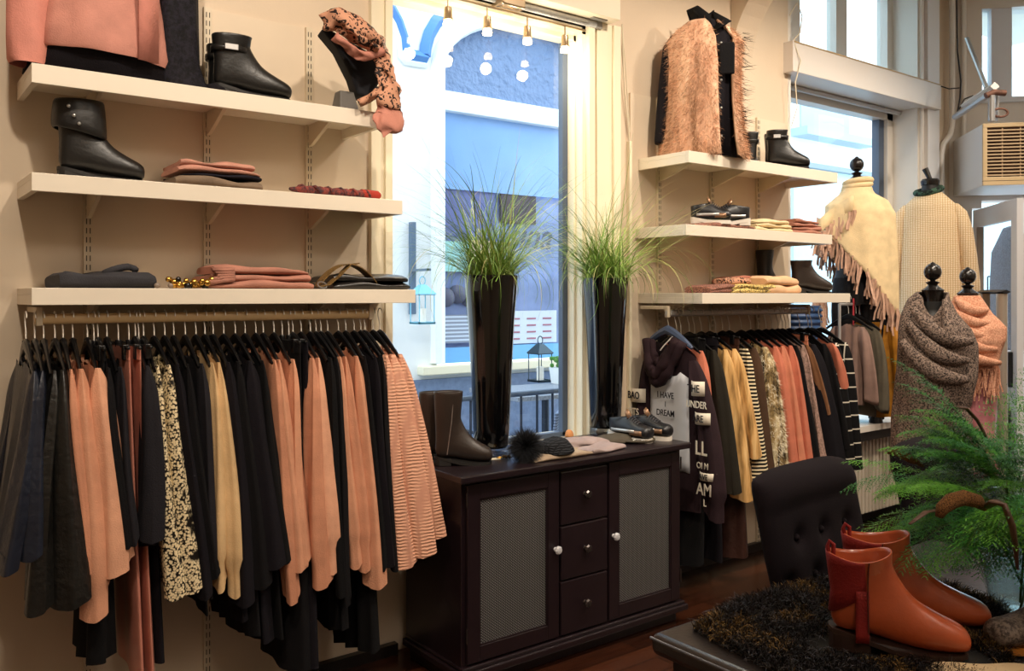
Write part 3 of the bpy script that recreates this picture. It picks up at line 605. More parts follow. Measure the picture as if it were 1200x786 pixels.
def hang(rail_y, rail_z, yn, spec):
    name, label, cat, mat, kind, pt, pb, yb, w = spec[:9]; ex = spec[9] if len(spec) > 9 else {}
    hw = rail_y-yn
    X0 = Xat(pt, yn); X1 = Xat(pb, yn); t = tat(pb, yn); zb = Zat(yb, t)-rail_z; W = dx_of(w, pb, t)/2*1.02
    grp = ex.get('group')
    r = thing(name, label, cat, (X0, rail_y, rail_z), 0, grp)
    sd = int(pt*13+pb*7)
    lean = X1-X0
    if kind == 'trousers':
        hb = ex.get('hw', .12)
        b, sf = body_mesh(hb, hb*ex.get('fl', 1.1), -.095, zb, .012, W, lean, sd, neck=.001, nd=0, slope=0.004, nf=3, fa=.35, hemvar=.004)
        b.build('legs', mat, r, angle=180)
        wb, _ = body_mesh(hb+.003, hb+.003, -.092, -.135, .015, .016, lean*.02, sd, neck=.001, nd=0, slope=.004, nf=1, fa=.1, nz=3, hemvar=0); wb.build('waistband', ex.get('trim', mat), r, angle=180)
        hanger(X0, rail_y, rail_z, True, 'clip hanger of the '+ex.get('h', label), 'clip hangers')
        return r
    bb = ex.get('body'); zbody = (Zat(bb, t)-rail_z) if bb else zb*.93
    hb = hw-.03 if kind != 'vest' else hw
    b, sf = body_mesh(hb, hb*ex.get('flare', 1.05), -.098, zbody, .018, W*ex.get('bt', .8), lean*.9, sd, nf=ex.get('nf', 5), fa=ex.get('fa', .6), asym=ex.get('asym', 0))
    b.build('body', mat, r, angle=180)
    if kind != 'vest':
        for sgn in (-1, 1):
            if sgn == 1 and not ex.get('far', True): continue
            s = sleeve_mesh(sgn*(hb-.01), -.155, sgn*(hw-.018), zb if sgn == -1 else zbody*.96, .016, W, .035, ex.get('sy', .04), lean, sd+sgn, bow=ex.get('bow', .006)*sgn, cuff=ex.get('cuff'))
            s.build('sleeve', mat, r, angle=62)
            if sgn == -1: s0m = s
    cl = MB(); cp = []
    for i in range(25):
        a = -PI+PI*i/24*1; y = .075*math.cos(a)
        cp.append((0, y, -.098-.075*(abs(y)/hb)**1.25-.05*max(0, 1-(y/.075)**2)**.5*.9))
    cl.tube(cp, .007, 6).build('collar', ex.get('trim', mat), r)
    if ex.get('fur'):
        for q_, pm, wd_ in ((0, s0m, 0), (1, b, 0), (2, s0m, 1), (3, b, 1)):
            P_, N_ = sample(pm, 6000, q_+2, lambda p: (noise.noise(Vector((p.x*16, p.y*16, p.z*14+q_*0))) > .08) == bool(wd_)); N_ = [(-abs(n_[0])-.2, -abs(n_[1])*(1 if p_[1] < 0 else -1), n_[2]) for n_, p_ in zip(N_, P_)]; fur(P_, N_, .026, .0012, ex['fur'][wd_], r, 'fur_pile', (0, 0, -.5), .5, seed=q_+40)
    if ex.get('zip'): MB().tube([Vector(sf(-.9, s, -1))+Vector((-.002, -.004, 0)) for s in (.1, .3, .5, .7, .95)], .003, 5).build('zipper', mclip, r)
    if ex.get('buttons'):
        for k in range(4):
            MB().sphere((lean*.93-W*1.0, -hw+.02-.0, zb+.03+k*.035), .006, 8, 6).build('button', mclip, r)
    hanger(X0, rail_y, rail_z, False, 'hanger of the '+ex.get('h', label), 'black hangers'); return r
leaB = plain('leather_blue', '1c212e', .38, var=.25, vs=10, bmp=.35, bs=40, coat=.1); leaK = plain('leather_black', '191816', .36, var=.3, vs=12, bmp=.4, bs=45)
pea = [cloth('peach_a', 'cf9475', .7), cloth('peach_b', 'c6896b', .7), cloth('peach_c', 'd89f80', .7)]
blk = [cloth('black_a', '0b090c', .9, sheen=.0), cloth('black_b', '100c13', .9, sheen=.0), cloth('black_c', '080709', .9, sheen=.0)]
cha = cloth('charcoal_a', '1e1c21', .9, sheen=.0); satin = plain('pink_satin', 'c07d6b', .35, var=.15, vs=10, bmp=.2, bs=20)
cre = cloth('cream_crepe', 'd5b283', .7); snake = patt('snake_print', 'snake', ['e8d5ac', '17110c'], 26, .6)
chunky = patt('chunky_knit', 'knit', ['dba588', 'c89078'], 24, .9, .55)
G = lambda **k: k
JK, BL, DR, TP, TR, CD = ('leather_jacket', 'jacket'), ('blouse', 'blouse'), ('dress', 'dress'), ('jersey', 'top'), ('trousers', 'trousers'), ('cardigan', 'cardigan')
left = [
 (*JK, 0, 'blue sheen leather jacket, outermost at the left end of the rail', leaB, 'top', 42, 14, 660, 34, G(sy=.05, zip=1)),
 (*JK, 0, 'blue black leather jacket, second from the left rail end', leaB, 'top', 53, 36, 645, 28, G(sy=.05, body=640)),
 (*JK, 0, 'shiny black leather jacket with long near sleeve, third from the left', leaK, 'top', 64, 46, 708, 34, G(sy=.05, body=650, zip=1)),
 (*JK, 0, 'broad black leather jacket hanging directly left of the peach blouses', leaK, 'top', 78, 82, 700, 44, G(sy=.06, body=630)),
 (*BL, 0, 'slim peach blouse squeezed against the broad black leather jacket', pea[1], 'top', 88, 101, 664, 14, G(body=640)),
 (*BL, 0, 'peach blouse with wide flared sleeve, middle of the left peach trio', pea[0], 'top', 100, 112, 718, 36, G(body=660, cuff=.75, flare=1.15)),
 (*BL, 0, 'peach blouse with broad smooth panel left of the satin trousers', pea[2], 'top', 118, 137, 664, 44, G(body=645, flare=1.2)),
 (*TP, 0, 'thin black top right after the left peach blouses', blk[0], 'top', 131, 148, 632, 12, {}),
 (*TR, 0, 'long black trousers behind the flared peach blouse', blk[2], 'trousers', 126, 124, 784, 44, G(hw=.15)),
 (*TP, 0, 'dark charcoal top left of the pink satin trousers', cha, 'top', 142, 158, 628, 12, {}),
 (*TR, 0, 'pink satin trousers, left one of the clipped pair', satin, 'trousers', 156, 170, 800, 15, G(hw=.15)),
 (*TR, 0, 'pink satin trousers, right one of the clipped pair', satin, 'trousers', 169, 184, 800, 15, G(hw=.15)),
 (*TP, 0, 'charcoal top with square sleeve end right of the pink satin trousers', cha, 'top', 177, 182, 624, 32, G(body=645, sy=.05)),
 (*TR, 0, 'long black trousers hanging below the charcoal top', blk[1], 'trousers', 181, 196, 784, 20, G(hw=.13)),
 (*DR, 0, 'snake print tunic in cream and black, left of two', snake, 'top', 187, 207, 692, 26, G(body=680)),
 (*DR, 0, 'snake print tunic in cream and black, right of two', snake, 'top', 200, 227, 684, 30, G(body=700)),
 (*TP, 0, 'black top with soft folds right of the snake print tunics', blk[1], 'top', 213, 240, 692, 18, {}),
 (*TP, 0, 'plain black top, second after the snake print tunics', blk[0], 'top', 224, 249, 668, 15, G(body=720)),
 (*TP, 0, 'charcoal top just left of the cream blouses', cha, 'top', 238, 254, 655, 14, G(body=700)),
 (*BL, 0, 'cream crinkled blouse, left of two', cre, 'top', 251, 262, 684, 19, G(cuff=.7)),
 (*BL, 0, 'cream crinkled blouse, right of two', cre, 'top', 262, 278, 692, 21, G(cuff=.6)),
 ('blazer', 'blazer', 0, 'black blazer touching the right cream blouse', blk[1], 'top', 272, 290, 700, 26, G(body=735)),
 ('blazer', 'blazer', 0, 'black blazer in the middle of the dark group', blk[0], 'top', 285, 306, 680, 24, G(body=752)),
 ('blazer', 'blazer', 0, 'black blazer with four small cuff buttons', blk[1], 'top', 299, 320, 656, 34, G(body=752, buttons=1, sy=.05)),
 ('blazer', 'blazer', 0, 'deep black blazer left of the middle peach blouses', blk[2], 'top', 311, 334, 650, 22, G(body=755)),
 (*BL, 0, 'peach blouse with gathered cuff, left of the middle three', pea[1], 'top', 324, 346, 698, 18, G(cuff=.85)),
 (*BL, 0, 'peach blouse, centre of the middle three', pea[0], 'top', 333, 350, 660, 20, {}),
 (*BL, 0, 'peach blouse with folded sleeve beside the black zipped trousers', pea[0], 'top', 346, 356, 654, 18, {}),
 (*TR, 0, 'long black trousers with side zip in the middle of the rail', blk[0], 'trousers', 356, 358, 788, 40, G(hw=.17)),
 (*TR, 0, 'second long black trousers beside the zipped pair', blk[1], 'trousers', 364, 374, 784, 26, G(hw=.17)),
 (*BL, 0, 'peach blouse with wide open cuff between black garments', pea[1], 'top', 369, 379, 680, 25, G(sy=.045, cuff=.85)),
 (*BL, 0, 'lighter peach blouse with crinkled cuff beside the wide cuffed one', pea[2], 'top', 379, 390, 664, 20, G(cuff=.75)),
 (*TP, 0, 'black top with zip right of the crinkled cuff blouse', blk[2], 'top', 390, 402, 690, 14, G(zip=1)),
 (*DR, 0, 'long black dress with slanted hem below the right peach blouses', blk[0], 'top', 397, 408, 700, 13, G(body=742, bt=1.6)),
 (*BL, 0, 'peach blouse, leftmost of the right peach three', pea[0], 'top', 403, 417, 658, 14, G(cuff=.8)),
 (*BL, 0, 'peach blouse, middle of the right peach three', pea[1], 'top', 411, 428, 662, 14, G(cuff=.8)),
 (*BL, 0, 'peach blouse with long wide sleeve, rightmost of the right peach three', pea[0], 'top', 424, 444, 680, 22, {}),
 (*DR, 0, 'long black dress reaching nearly to the skirting near the cupboard', blk[2], 'top', 433, 446, 660, 12, G(body=770, bt=2.6)),
 (*TP, 0, 'black cardigan left of the chunky pink knits', blk[1], 'top', 443, 457, 655, 13, {}),
 (*TP, 0, 'narrow black top touching the chunky pink knits', blk[0], 'top', 451, 463, 660, 10, {}),
 (*CD, 0, 'chunky ribbed pink cardigan, left of three', chunky, 'top', 456, 476, 656, 26, G(sy=.05)),
 (*CD, 0, 'chunky ribbed pink cardigan, middle of three with broad sleeve', chunky, 'top', 466, 497, 642, 34, G(sy=.06)),
 (*CD, 0, 'chunky ribbed pink cardigan, right end of the long rail', chunky, 'top', 474, 513, 620, 24, G(sy=.06)),
]
for g_ in left:
    n, c, _, lab, m, k, pt, pb, yb, w, ex = g_; hang(RLY, RLZ, 2.94, (n, lab, c, m, k, pt, pb, yb, w, ex))
olive = cloth('dark_olive', '26221a'); brownl = plain('brown_leather', '3a211a', .45, var=.2, bmp=.3, bs=40); bro = cloth('brown_knit', '4e3828')
lace = patt('grey_pink_lace', 'tweed', ['8f7468', 'c09c8e'], 60, .8); crk = patt('cream_gold_rib', 'brushed', ['8a6a3e', 'd8a868', 'f0c98c'], 26, .8, .5)
strp = patt('black_white_stripe', 'hstripe', ['15120f', 'f2e2bc'], 48); grid = patt('black_white_grid', 'grid', ['0e0d0f', 'e6ddcb'], 11.5)
snow = patt('snow_leopard_fur', 'brushed', ['1c160f', 'b89c6a', 'f2e3bb'], 24, .95, .6)
sal = [cloth('salmon_a', 'cf7a60', .75), cloth('salmon_b', 'd98a6c', .75)]
right = [
 ('jacket', 'jacket', 'bright pink jacket with crumpled cuff directly right of the printed hoodie', sal[0], 'top', 827, 838, 590, 14, G(body=560)),
 (*TR, 'long black fringed trousers below the printed hoodie', blk[2], 'trousers', 832, 822, 664, 26, G(hw=.17)),
 (*CD, 'dark olive cardigan left of the gold cream tops', olive, 'top', 842, 861, 572, 18, G(sy=.05)),
 (*TR, 'long black trousers between the olive cardigan and the cream tops', blk[1], 'trousers', 848, 852, 660, 14, G(hw=.16)),
 (*BL, 'gold cream ribbed top with frayed hem, left of two', crk, 'top', 856, 876, 580, 20, G(sy=.05)),
 (*BL, 'gold cream ribbed top, right of two', crk, 'top', 866, 886, 530, 18, G(sy=.05)),
 (*TR, 'brown leather trousers clipped between cream and striped tops', brownl, 'trousers', 873, 878, 655, 22, G(hw=.16)),
 (*TP, 'black and white striped top', strp, 'top', 881, 893, 556, 14, {}),
 (*TP, 'dark brown top between the striped top and the fur coat', bro, 'top', 889, 904, 560, 14, {}),
 ('fur_coat', 'coat', 'black and cream snow leopard fur coat', snow, 'top', 903, 916, 552, 20, G(sy=.05, fur=([plain('snow_pale', 'f4ead0', .8)], [plain('snow_dark', '17120e', .8), plain('snow_mid', '8a7450', .8)]))),
 (*BL, 'salmon blouse, leftmost of three beside the fur coat', sal[0], 'top', 914, 932, 545, 14, {}),
 (*BL, 'salmon blouse with raised seam, middle of three', sal[1], 'top', 923, 941, 545, 14, {}),
 (*BL, 'salmon blouse, rightmost of three next to a black top', sal[0], 'top', 932, 950, 545, 12, {}),
 (*TP, 'black top right of the salmon blouses', blk[0], 'top', 939, 957, 550, 12, {}),
 (*TP, 'greyish pink lace top', lace, 'top', 946, 966, 545, 11, {}),
 (*CD, 'thin tan cardigan behind the lace top', cloth('tan_knit', '8c6244'), 'top', 951, 969, 480, 6, {}),
 ('coat', 'coat', 'broad black coat near the right end of the right rail', blk[1], 'top', 959, 983, 548, 22, G(sy=.05)),
 (*TR, 'peach clipped trousers between black coats', sal[1], 'trousers', 955, 964, 470, 9, G(hw=.15)),
 ('coat', 'coat', 'black coat next to the checked dresses', blk[0], 'top', 971, 993, 520, 13, {}),
 (*TP, 'short peach top next to the checked dresses', sal[0], 'top', 981, 989, 450, 7, {}),
 (*DR, 'black dress with white window check, left of two', grid, 'top', 985, 996, 545, 14, G(sy=.05)),
 (*DR, 'black dress with white window check, end of the right rail', grid, 'top', 996, 1006, 545, 12, {}),
]
HDROP[0] = 1; RGZ = RRZ-.04
for g_ in right:
    n, c, lab, m, k, pt, pb, yb, w, ex = g_; hang(RRY, RGZ, 2.97, (n, lab, c, m, k, pt, pb, yb, w, ex))
# ---- printed hoodie, facing the window end
hm = cloth('hoodie_aubergine', '2b1b20', .85); hmw = plain('print_white', 'd6d8de', .7); hink = plain('print_ink', '1a1820', .8)
r = thing('printed_hoodie', 'dark aubergine hoodie with white print reading I HAVE I DREAM and lettered sleeves', 'hoodie', (3.455, RRY, RRZ-.02))
b, sf = body_mesh(.19, .215, -.10, -1.02, .022, .04, 0, 5, neck=.09, nd=.07, slope=.11, nf=2, fa=.25); b.build('body', hm, r, angle=180)
rings = [[sf(v, s, -1)+Vector((-.004, 0, 0)) for v in [-.80+1.35*i/10 for i in range(11)]] for s in [.16+.60*j/10 for j in range(11)]]
MB().loft(rings, close=False).build('print_panel', hmw, r, solid=.002, angle=180)
FX = (PI/2, 0, -PI/2)
for s_, z_, sz in (('I HAVE', -.415, .046), ('I', -.463, .04), ('DREAM', -.510, .046)): text_obj(s_, sz, hink, r, (-.052, -.02, z_), FX, sx=.85)
sn = sleeve_mesh(-.15, -.20, -.315, -1.0, .03, .05, .045, .075, -.01, 3, bow=.0, cuff=.75); so = sn.build('sleeve', hm, r, angle=62)
sfar = sleeve_mesh(.15, -.20, .185, -.95, .03, .045, .04, .055, -.05, 4, bow=0, cuff=.75); so2 = sfar.build('sleeve', hm, r, angle=62)
mwp = plain('print_cream', 'e0d6c4', .7)
def patch(par, y, z, w, h, s_, size, col, ink, x=-.062, rz=0, nopatch=False):
    if not nopatch: MB().loft([[(x-.012+.035*((j-3)/3)**2, y+(j-3)/6*w, z+zz) for j in range(7)] for zz in (-h/2, 0, h/2)], close=False).build('sleeve_print', col, par, solid=.002)
    text_obj(s_, size, ink, par, (x-.016, y, z), (PI/2, 0, -PI/2+rz), sx=.8)
patch(so, -.235, -.36, .085, .075, 'THE', .055, mwp, hink); patch(so, -.255, -.44, .08, .03, 'UNDER', .05, None, mwp, nopatch=True)
patch(so, -.265, -.51, .10, .06, 'ARE', .05, mwp, hink); patch(so, -.285, -.66, .08, .03, 'LL', .10, None, mwp, nopatch=True)
patch(so, -.295, -.745, .08, .03, 'OI M', .045, None, mwp, nopatch=True); patch(so, -.30, -.80, .11, .04, 'AVE', .04, mwp, hink); patch(so, -.305, -.865, .08, .03, 'AM', .085, None, mwp, nopatch=True)
patch(so, -.31, -.93, .05, .03, 'L', .05, None, mwp, nopatch=True)
patch(so2, .175, -.43, .11, .075, 'BAO', .055, mwp, hink, x=-.078); patch(so2, .18, -.52, .08, .03, 'YSTS', .055, None, mwp, x=-.080, nopatch=True)
hd = MB()
for k, (yw, zt_, zb_, rr, xo) in enumerate(((.125, -.125, -.345, .030, -.045), (.105, -.115, -.30, .028, -.065), (.085, -.12, -.245, .024, -.045), (.13, -.13, -.30, .026, -.025))):
    pts = []
    for i in range(25):
        q = -1+2*i/24; pts.append((xo-.02*(1-q*q), yw*q+.02*(1-q*q), zb_+(zt_-zb_)*abs(q)**1.7+.006*math.sin(i*1.7+k)))
    hd.tube(pts, [rr*(.75+.35*math.sin(PI*i/24)+.12*math.sin(i*1.1+k)) for i in range(25)], 12, True)
hd.build('hood', hm, r, angle=180)
MB().loft([[(-.012, .085*q, -.13-.02*(1-q*q)) for q in (-1, -.5, 0, .5, 1)], [(-.02, .06*q, -.24) for q in (-1, -.5, 0, .5, 1)]], close=False).build('hood_lining', cloth('hood_inner', '1b1114'), r, solid=.004)
MB().tube([(-.05, -.07, -.10), (-.075, -.03, -.15), (-.08, -.01, -.175)], .0035, 6).build('drawstring', plain('cord_white', 'e8e0d8', .7), r)
hb_ = thing('clothes_hanger', 'broad slate blue hanger carrying the printed hoodie', 'hanger', (3.455, RRY, RRZ-.012))
MB().tube([(0, -.017, .004), (0, -.008, .022), (0, 0, .0245), (0, .018, .012), (0, .010, -.024), (0, 0, -.078)], .002, 6).build('hook', mwire, hb_)
MB().tube([(-.01, y, -.078-.09*(abs(y)/.17)**1.3) for y in [-.17+.34*i/16 for i in range(17)]], [.009+.018*(1-abs(i-8)/8)**.7 for i in range(17)], 8).build('shoulder_bar', plain('hanger_slate', '47546e', .35), hb_)
# ================= GOODS =================
def face(px):                       # rotation about Z so that local +x is to the viewer's right, local -y faces the eye
    dx, dy = dirx(px); return math.atan2(-dx, dy)
def fold_item(name, label, cat, x0, x1, y0, y1, z, h, mat, nf=3, group=None, seed=0, rz=0, sag=.0):
    rnd = random.Random(seed+int(x0*1000)); w, d = (x1-x0), (y1-y0); n = 64; rings = []; ph = [rnd.uniform(0, 6) for _ in range(4)]
    for i in range(17):
        s = i/16; e = max(.0, 1-abs(2*s-1)**9)**.5; x = (s-.5)*w*(1+.02*math.sin(3*s+ph[0]))
        r = []
        for j in range(n):
            a = 2*PI*j/n; c, q = math.cos(a), math.sin(a)
            yy = d/2*math.copysign(abs(c)**.22, c); zz = h/2*(1+math.copysign(abs(q)**.55, q))
            side = abs(c)**.5
            yy -= math.copysign(1, c)*side*.010*(1-abs(math.sin(nf*PI*zz/h+.001))**.5)
            yy += .006*math.sin(4*s+ph[1]+zz*40); yy *= (.9+.1*e)
            zz = zz*(.72+.28*e)+zz/h*(.006*math.sin(5*s+ph[2]+c*2)+.004*math.sin(11*s+ph[3])-sag*s)
            r.append(Vector((x, yy, zz)))
        rings.append(r)
    # end wrinkles: pull folds on the short ends as well
    o = MB().loft(rings).build(name, mat, angle=50); o.location = ((x0+x1)/2, (y0+y1)/2, z); o.rotation_euler = (0, 0, rz)
    return tag(o, label, cat, group)
def boot(name, label, mat, heel, toe, z, H=.20, sw=.012, dip=0, sole=None, wd=1.0, heelh=.03, cuff=0, strap=None, elastic=None, shaft=1.0, seg=20, group=None, zipm=None, soleh=.012, cat='boot', topcut=.0):
    heel = Vector(heel); toe = Vector(toe); L = (toe-heel).length; k = L/.27
    r = thing(name, label, cat, (heel.x, heel.y, z), math.atan2(toe.y-heel.y, toe.x-heel.x), group)
    S = soleh+.0; hh = heelh
    prs = [((.266, S+.008), (.269, S+.034), .022), ((.260, S+.001), (.265, S+.050), .036), ((.24, S), (.248, S+.063), .043), ((.205, S), (.222, S+.075), .047), ((.165, S+.004), (.198, S+.090), .046),
           ((.12, S+hh*.35), (.173, S+.105), .040), ((.07, S+hh*.8), (.155, S+.126), .038), ((.025, hh), (.143, S+.145), .037), ((.004, hh+.012), (.134, S+.161), .038), ((.001, hh+.045), (.127, S+.176), .039),
           ((.005, hh+.09), (.122, S+.19), .040)]
    top = max(H, .2); m = 4
    for i in range(1, m+1):
        f = i/m; zb = hh+.09+(H-hh-.09)*f; zt = S+.19+(H-S-.19)*f
        prs.append(((.005-.010*f*shaft, zb+topcut*f), (.122+sw*f*shaft, zt), .040+.011*f*shaft))
    if H < .17: prs = prs[:3]+[((.205, S), (.222, S+.062), .044), ((.165, S), (.194, S+.070), .044), ((.12, S+hh*.35), (.168, S+.082), .041), ((.07, S+hh*.6), (.148, S+.094), .038), ((.025, hh), (.130, S+.102), .036), ((.004, hh+.012), (.122, S+.102), .035), ((.0, hh+.03), (.118, S+.100), .034), ((.003, (hh+H)/2), (.116, S+.099), .034), ((-.002, H), (.115, S+.098), .032)]
    def ring(b, t, w, n=seg):
        c = Vector(((b[0]+t[0])/2, 0, (b[1]+t[1])/2)); d = Vector((t[0]-b[0], 0, t[1]-b[1]))/2; out = []
        for j in range(n):
            a = 2*PI*j/n; out.append(Vector((c.x+d.x*math.cos(a), w*wd*math.copysign(abs(math.sin(a))**.85, math.sin(a)), c.z+d.z*math.cos(a))))
        return out
    rings = [ring(*p) for p in prs]
    b, t, w = prs[-1]; dn = Vector((0, 0, -1))
    rings.append([p+dn*.0 for p in ring((b[0]+.005, b[1]), (t[0]-.005, t[1]), w-.005)]); rings.append([p+dn*.07 for p in ring((b[0]+.005, b[1]), (t[0]-.005, t[1]), w-.006)])
    if dip:
        for q_ in rings[-4:]:
            for p in q_: p.z -= dip*min(1, abs(p.y)/(.05*wd))**3*(1 if q_ is not rings[-4] else .4)
    mb = MB().loft([[Vector((p.x*k, p.y, p.z)) for p in q] for q in rings], True, True, True)
    mb.build('upper', mat, r, sub=1, angle=180)
    out = [(.267, .0), (.262, .020), (.245, .034), (.21, .042), (.17, .043), (.12, .037), (.06, .035), (.02, .033), (.002, .023), (-.002, 0)]
    poly = [(x*k, y*wd) for x, y in out]+[(x*k, -y*wd) for x, y in out[-2:0:-1]]
    n = len(poly); ms = sole or plain('sole_black', '14110f', .6)
    # welted sole following the arch
    def zs(x): x /= k; return (hh-.0)*sm(1-x/.15)
    top_ = [Vector((x, y, zs(x)+soleh)) for x, y in poly]; bot = [Vector((x, y, zs(x)*.98)) for x, y in poly]
    MB().loft([bot, [p+Vector((0, 0, soleh)) for p in bot]]).build('sole', ms, r, angle=60)
    hp = [(x*k, y*wd) for x, y in ((.075, .033), (.02, .033), (.004, .024), (-.001, 0), (.004, -.024), (.02, -.033), (.075, -.033))]
    MB().prism(hp, max(hh, .012)).build('heel', ms, r, smooth=False, bevel=.003)
    if cuff:                       # folded down cuff
        b, t, w = prs[-1]
        cr = [ring((b[0]-.010, b[1]+.004), (t[0]+.010, t[1]+.006), w+.010), ring((b[0]-.016, b[1]-cuff*.5), (t[0]+.014, t[1]-cuff*.45), w+.015), ring((b[0]-.016, b[1]-cuff*.8), (t[0]+.020, t[1]-cuff*1.15), w+.016)]
        c2 = [[p*1.0 for p in q] for q in cr]+[ring((b[0]-.006, b[1]-cuff*.8), (t[0]+.008, t[1]-cuff*1.1), w+.004)]
        MB().loft([[Vector((p.x*k, p.y, p.z)) for p in q] for q in [ring((b[0]-.002, b[1]), (t[0]+.002, t[1]+.002), w+.002)]+c2], True, False, False).build('cuff', mat, r, sub=1, angle=180)
        for xx, zz in ((.03, H-.03), (.045, H-.06), (.06, H-.085)): MB().sphere((xx*k, -(w+.020)*wd, zz), .006, 10, 6).build('stud', mclip, r)
    if strap:
        zc = strap; f = (zc-hh-.09)/(H-hh-.09) if H > hh+.1 else .5
        wq = .040+.010*max(0, f)
        MB().loft([ring((-.005, zc-.010), (.124, zc-.010), wq+.003), ring((-.006, zc+.010), (.126, zc+.010), wq+.003)], True, False, False).build('strap', mat, r, solid=.004)
        MB().box(.03*k, .075*k, -(wq+.010)*wd, -(wq+.004)*wd, zc-.010, zc+.012).build('buckle', mclip, r, smooth=False, bevel=.002)
    if elastic:
        for sg in (-1, 1):
            g = [[Vector(((.044+.026*i/4)*k, sg*wd*(.0408), soleh+.018+(.135-.018)*j/6)) for i in range(5)] for j in range(7)]
            MB().loft(g, close=False).build('elastic_panel', elastic, r, solid=.003)
        MB().loft([[Vector(((.0+.03*i/3)*k-.003, sg2*(.036+.003*i/3)*wd*(1 if i else .3), hh+.01+j*.03)) for i in range(4)] for j in range(4) for sg2 in (1,)], close=False) if False else None
        lv_ = [(b_, t_, w_) for b_, t_, w_ in prs[8:]]; g = []
        for b_, t_, w_ in lv_:
            cx_, cz_, dx_, dz_ = (b_[0]+t_[0])/2, (b_[1]+t_[1])/2, (t_[0]-b_[0])/2, (t_[1]-b_[1])/2; g.append([Vector(((cx_+(dx_+.002)*math.cos(a))*k, (w_+.002)*wd*math.copysign(abs(math.sin(a))**.85, math.sin(a)), cz_+dz_*math.cos(a)-dip*min(1, abs(math.sin(a)))**3*(1 if b_ is prs[-1][0] else .4 if b_ is prs[-2][0] else 0)-.002)) for a in [PI*.5+PI*i/16 for i in range(17)]])
        MB().loft(g[1:], close=False).build('elastic_panel', elastic, r, solid=.002, angle=180)
        MB().tube([(.0, 0, H-.02), (-.004*k, 0, H), (.0, 0, H+.012), (.008*k, 0, H+.004), (.008*k, 0, H-.02)], .005, 8, flat=1).build('pull_tab', elastic, r)
    if zipm: MB().tube([(.085*k, -.046, H-.005), (.075*k, -.044, H*.6), (.055*k, -.040, .05)], .002, 5).build('zipper', zipm, r)
    return r
bootK = plain('boot_black', '171615', .38, var=.2, vs=15, bmp=.12, bs=80); bootD = plain('boot_dark_brown', '2c231e', .4, var=.15, bmp=.12, bs=80)
def onY(px, y): return (Xat(px, y), y)
# left shelves -------------------------------------------------
boot('ankle_boot', 'black buckled ankle boot, front one of the pair on the top left shelf', bootK, onY(249, 3.16), (1.305, 3.13), ZL[0], H=.225, strap=.17, group=None)
boot('ankle_boot', 'black buckled ankle boot, rear one of the pair on the top left shelf', bootK, (Xat(243, 3.27), 3.27), (1.31, 3.26), ZL[0], H=.215, strap=.165)
boot('cuff_boot', 'black boot with folded studded cuff standing on the middle left shelf', bootK, (.515, 3.20), (.785, 3.17), ZL[1], H=.265, cuff=.115)
pinkf = cloth('dusty_pink', 'c08a78', .85); navy = cloth('navy_dark', '1a1822'); taupe = cloth('taupe', '7d6a58'); dgrey = cloth('dark_grey_knit', '37363a'); rose = cloth('rose_knit', 'b07a68'); creamk = cloth('cream_knit', 'e4cfa6')
z = ZL[1]; fold_item('folded_trousers', 'taupe folded trousers at the bottom of the middle left shelf stack', 'folded clothes', .87, 1.185, 3.08, 3.34, z, .034, taupe, 1)
fold_item('folded_sweater', 'navy folded top between taupe trousers and pink tops', 'folded clothes', .89, 1.18, 3.09, 3.34, z+.035, .014, navy, 1)
fold_item('folded_sweater', 'dusty pink folded top, lower one on the middle left shelf stack', 'folded clothes', .88, 1.17, 3.085, 3.34, z+.050, .020, pinkf, 1); fold_item('folded_sweater', 'dusty pink folded top crowning the middle left shelf stack', 'folded clothes', .89, 1.155, 3.09, 3.34, z+.071, .022, pinkf, 1, seed=4)
r = MB(); pts = [(1.30+.37*i/30, 3.13+.006*math.sin(i), z+.02) for i in range(31)]; r.tube(pts, [.006+.011*min(1, i/4, (30-i)/6+.2)*(1+.2*math.sin(i*2.1)) for i in range(31)], 10)
r.tube([(1.33+.31*i/40, 3.125+.014*math.cos(i*.9), z+.022+.014*math.sin(i*.9)) for i in range(41)], .006, 8)
o = r.build('rolled_scarf', patt('scarf_stripe', 'tweed', ['3a2c30', '8a4038'], 14), None, angle=180); tag(o, 'rolled dark scarf with red end lying on the middle left shelf', 'scarf')
MB().sphere((1.675, 3.13, z+.020), .016, 10, 8, 1).tube([(1.60, 3.128, z+.022), (1.675, 3.13, z+.02)], .019, 10).build('red_end', cloth('red_wool', '9c3328'), o)
z = ZL[2]
fold_item('folded_sweater', 'dark grey folded sweater at the left end of the lowest left shelf', 'folded clothes', .50, .80, 3.09, 3.36, z, .055, dgrey, 1, rz=.03); tag(MB().tube([(.70+.05*math.cos(a), 3.15+.02*math.sin(a), z+.062+.012*math.sin(a*1.5)) for a in [i*.4 for i in range(14)]], .012, 8).build('rolled_belt', dgrey, None, angle=180), 'dark coiled belt lying on the grey folded sweater', 'belt')
gold = plain('gold_beads', 'c89a4a', .25, .9); beadk = plain('bead_black', '15120f', .3)
r = thing('bead_necklace', 'gold and black chunky bead necklace on the lowest left shelf', 'necklace', (.92, 3.10, z))
rnd = random.Random(3)
for i in range(34):
    a = i/34*2*PI*2; rad = .03+.035*rnd.random(); MB().sphere((rad*math.cos(a)*1.3, rad*.4*math.sin(a), .010+.012*rnd.random()*(i > 12)+.01*(i > 24)), .010 if i % 3 else .013, 8, 6).build('bead', gold if i % 4 else beadk, r)
for i, x in enumerate((.805, .85)): tag(MB().sphere((x, 3.09, z+.010), .011, 10, 8, .85).build('earring', plain('bead_brown', '6a5340', .35), None), ('small brown bead earring, left one before the necklace', 'small brown bead earring, right one before the necklace')[i], 'earring')
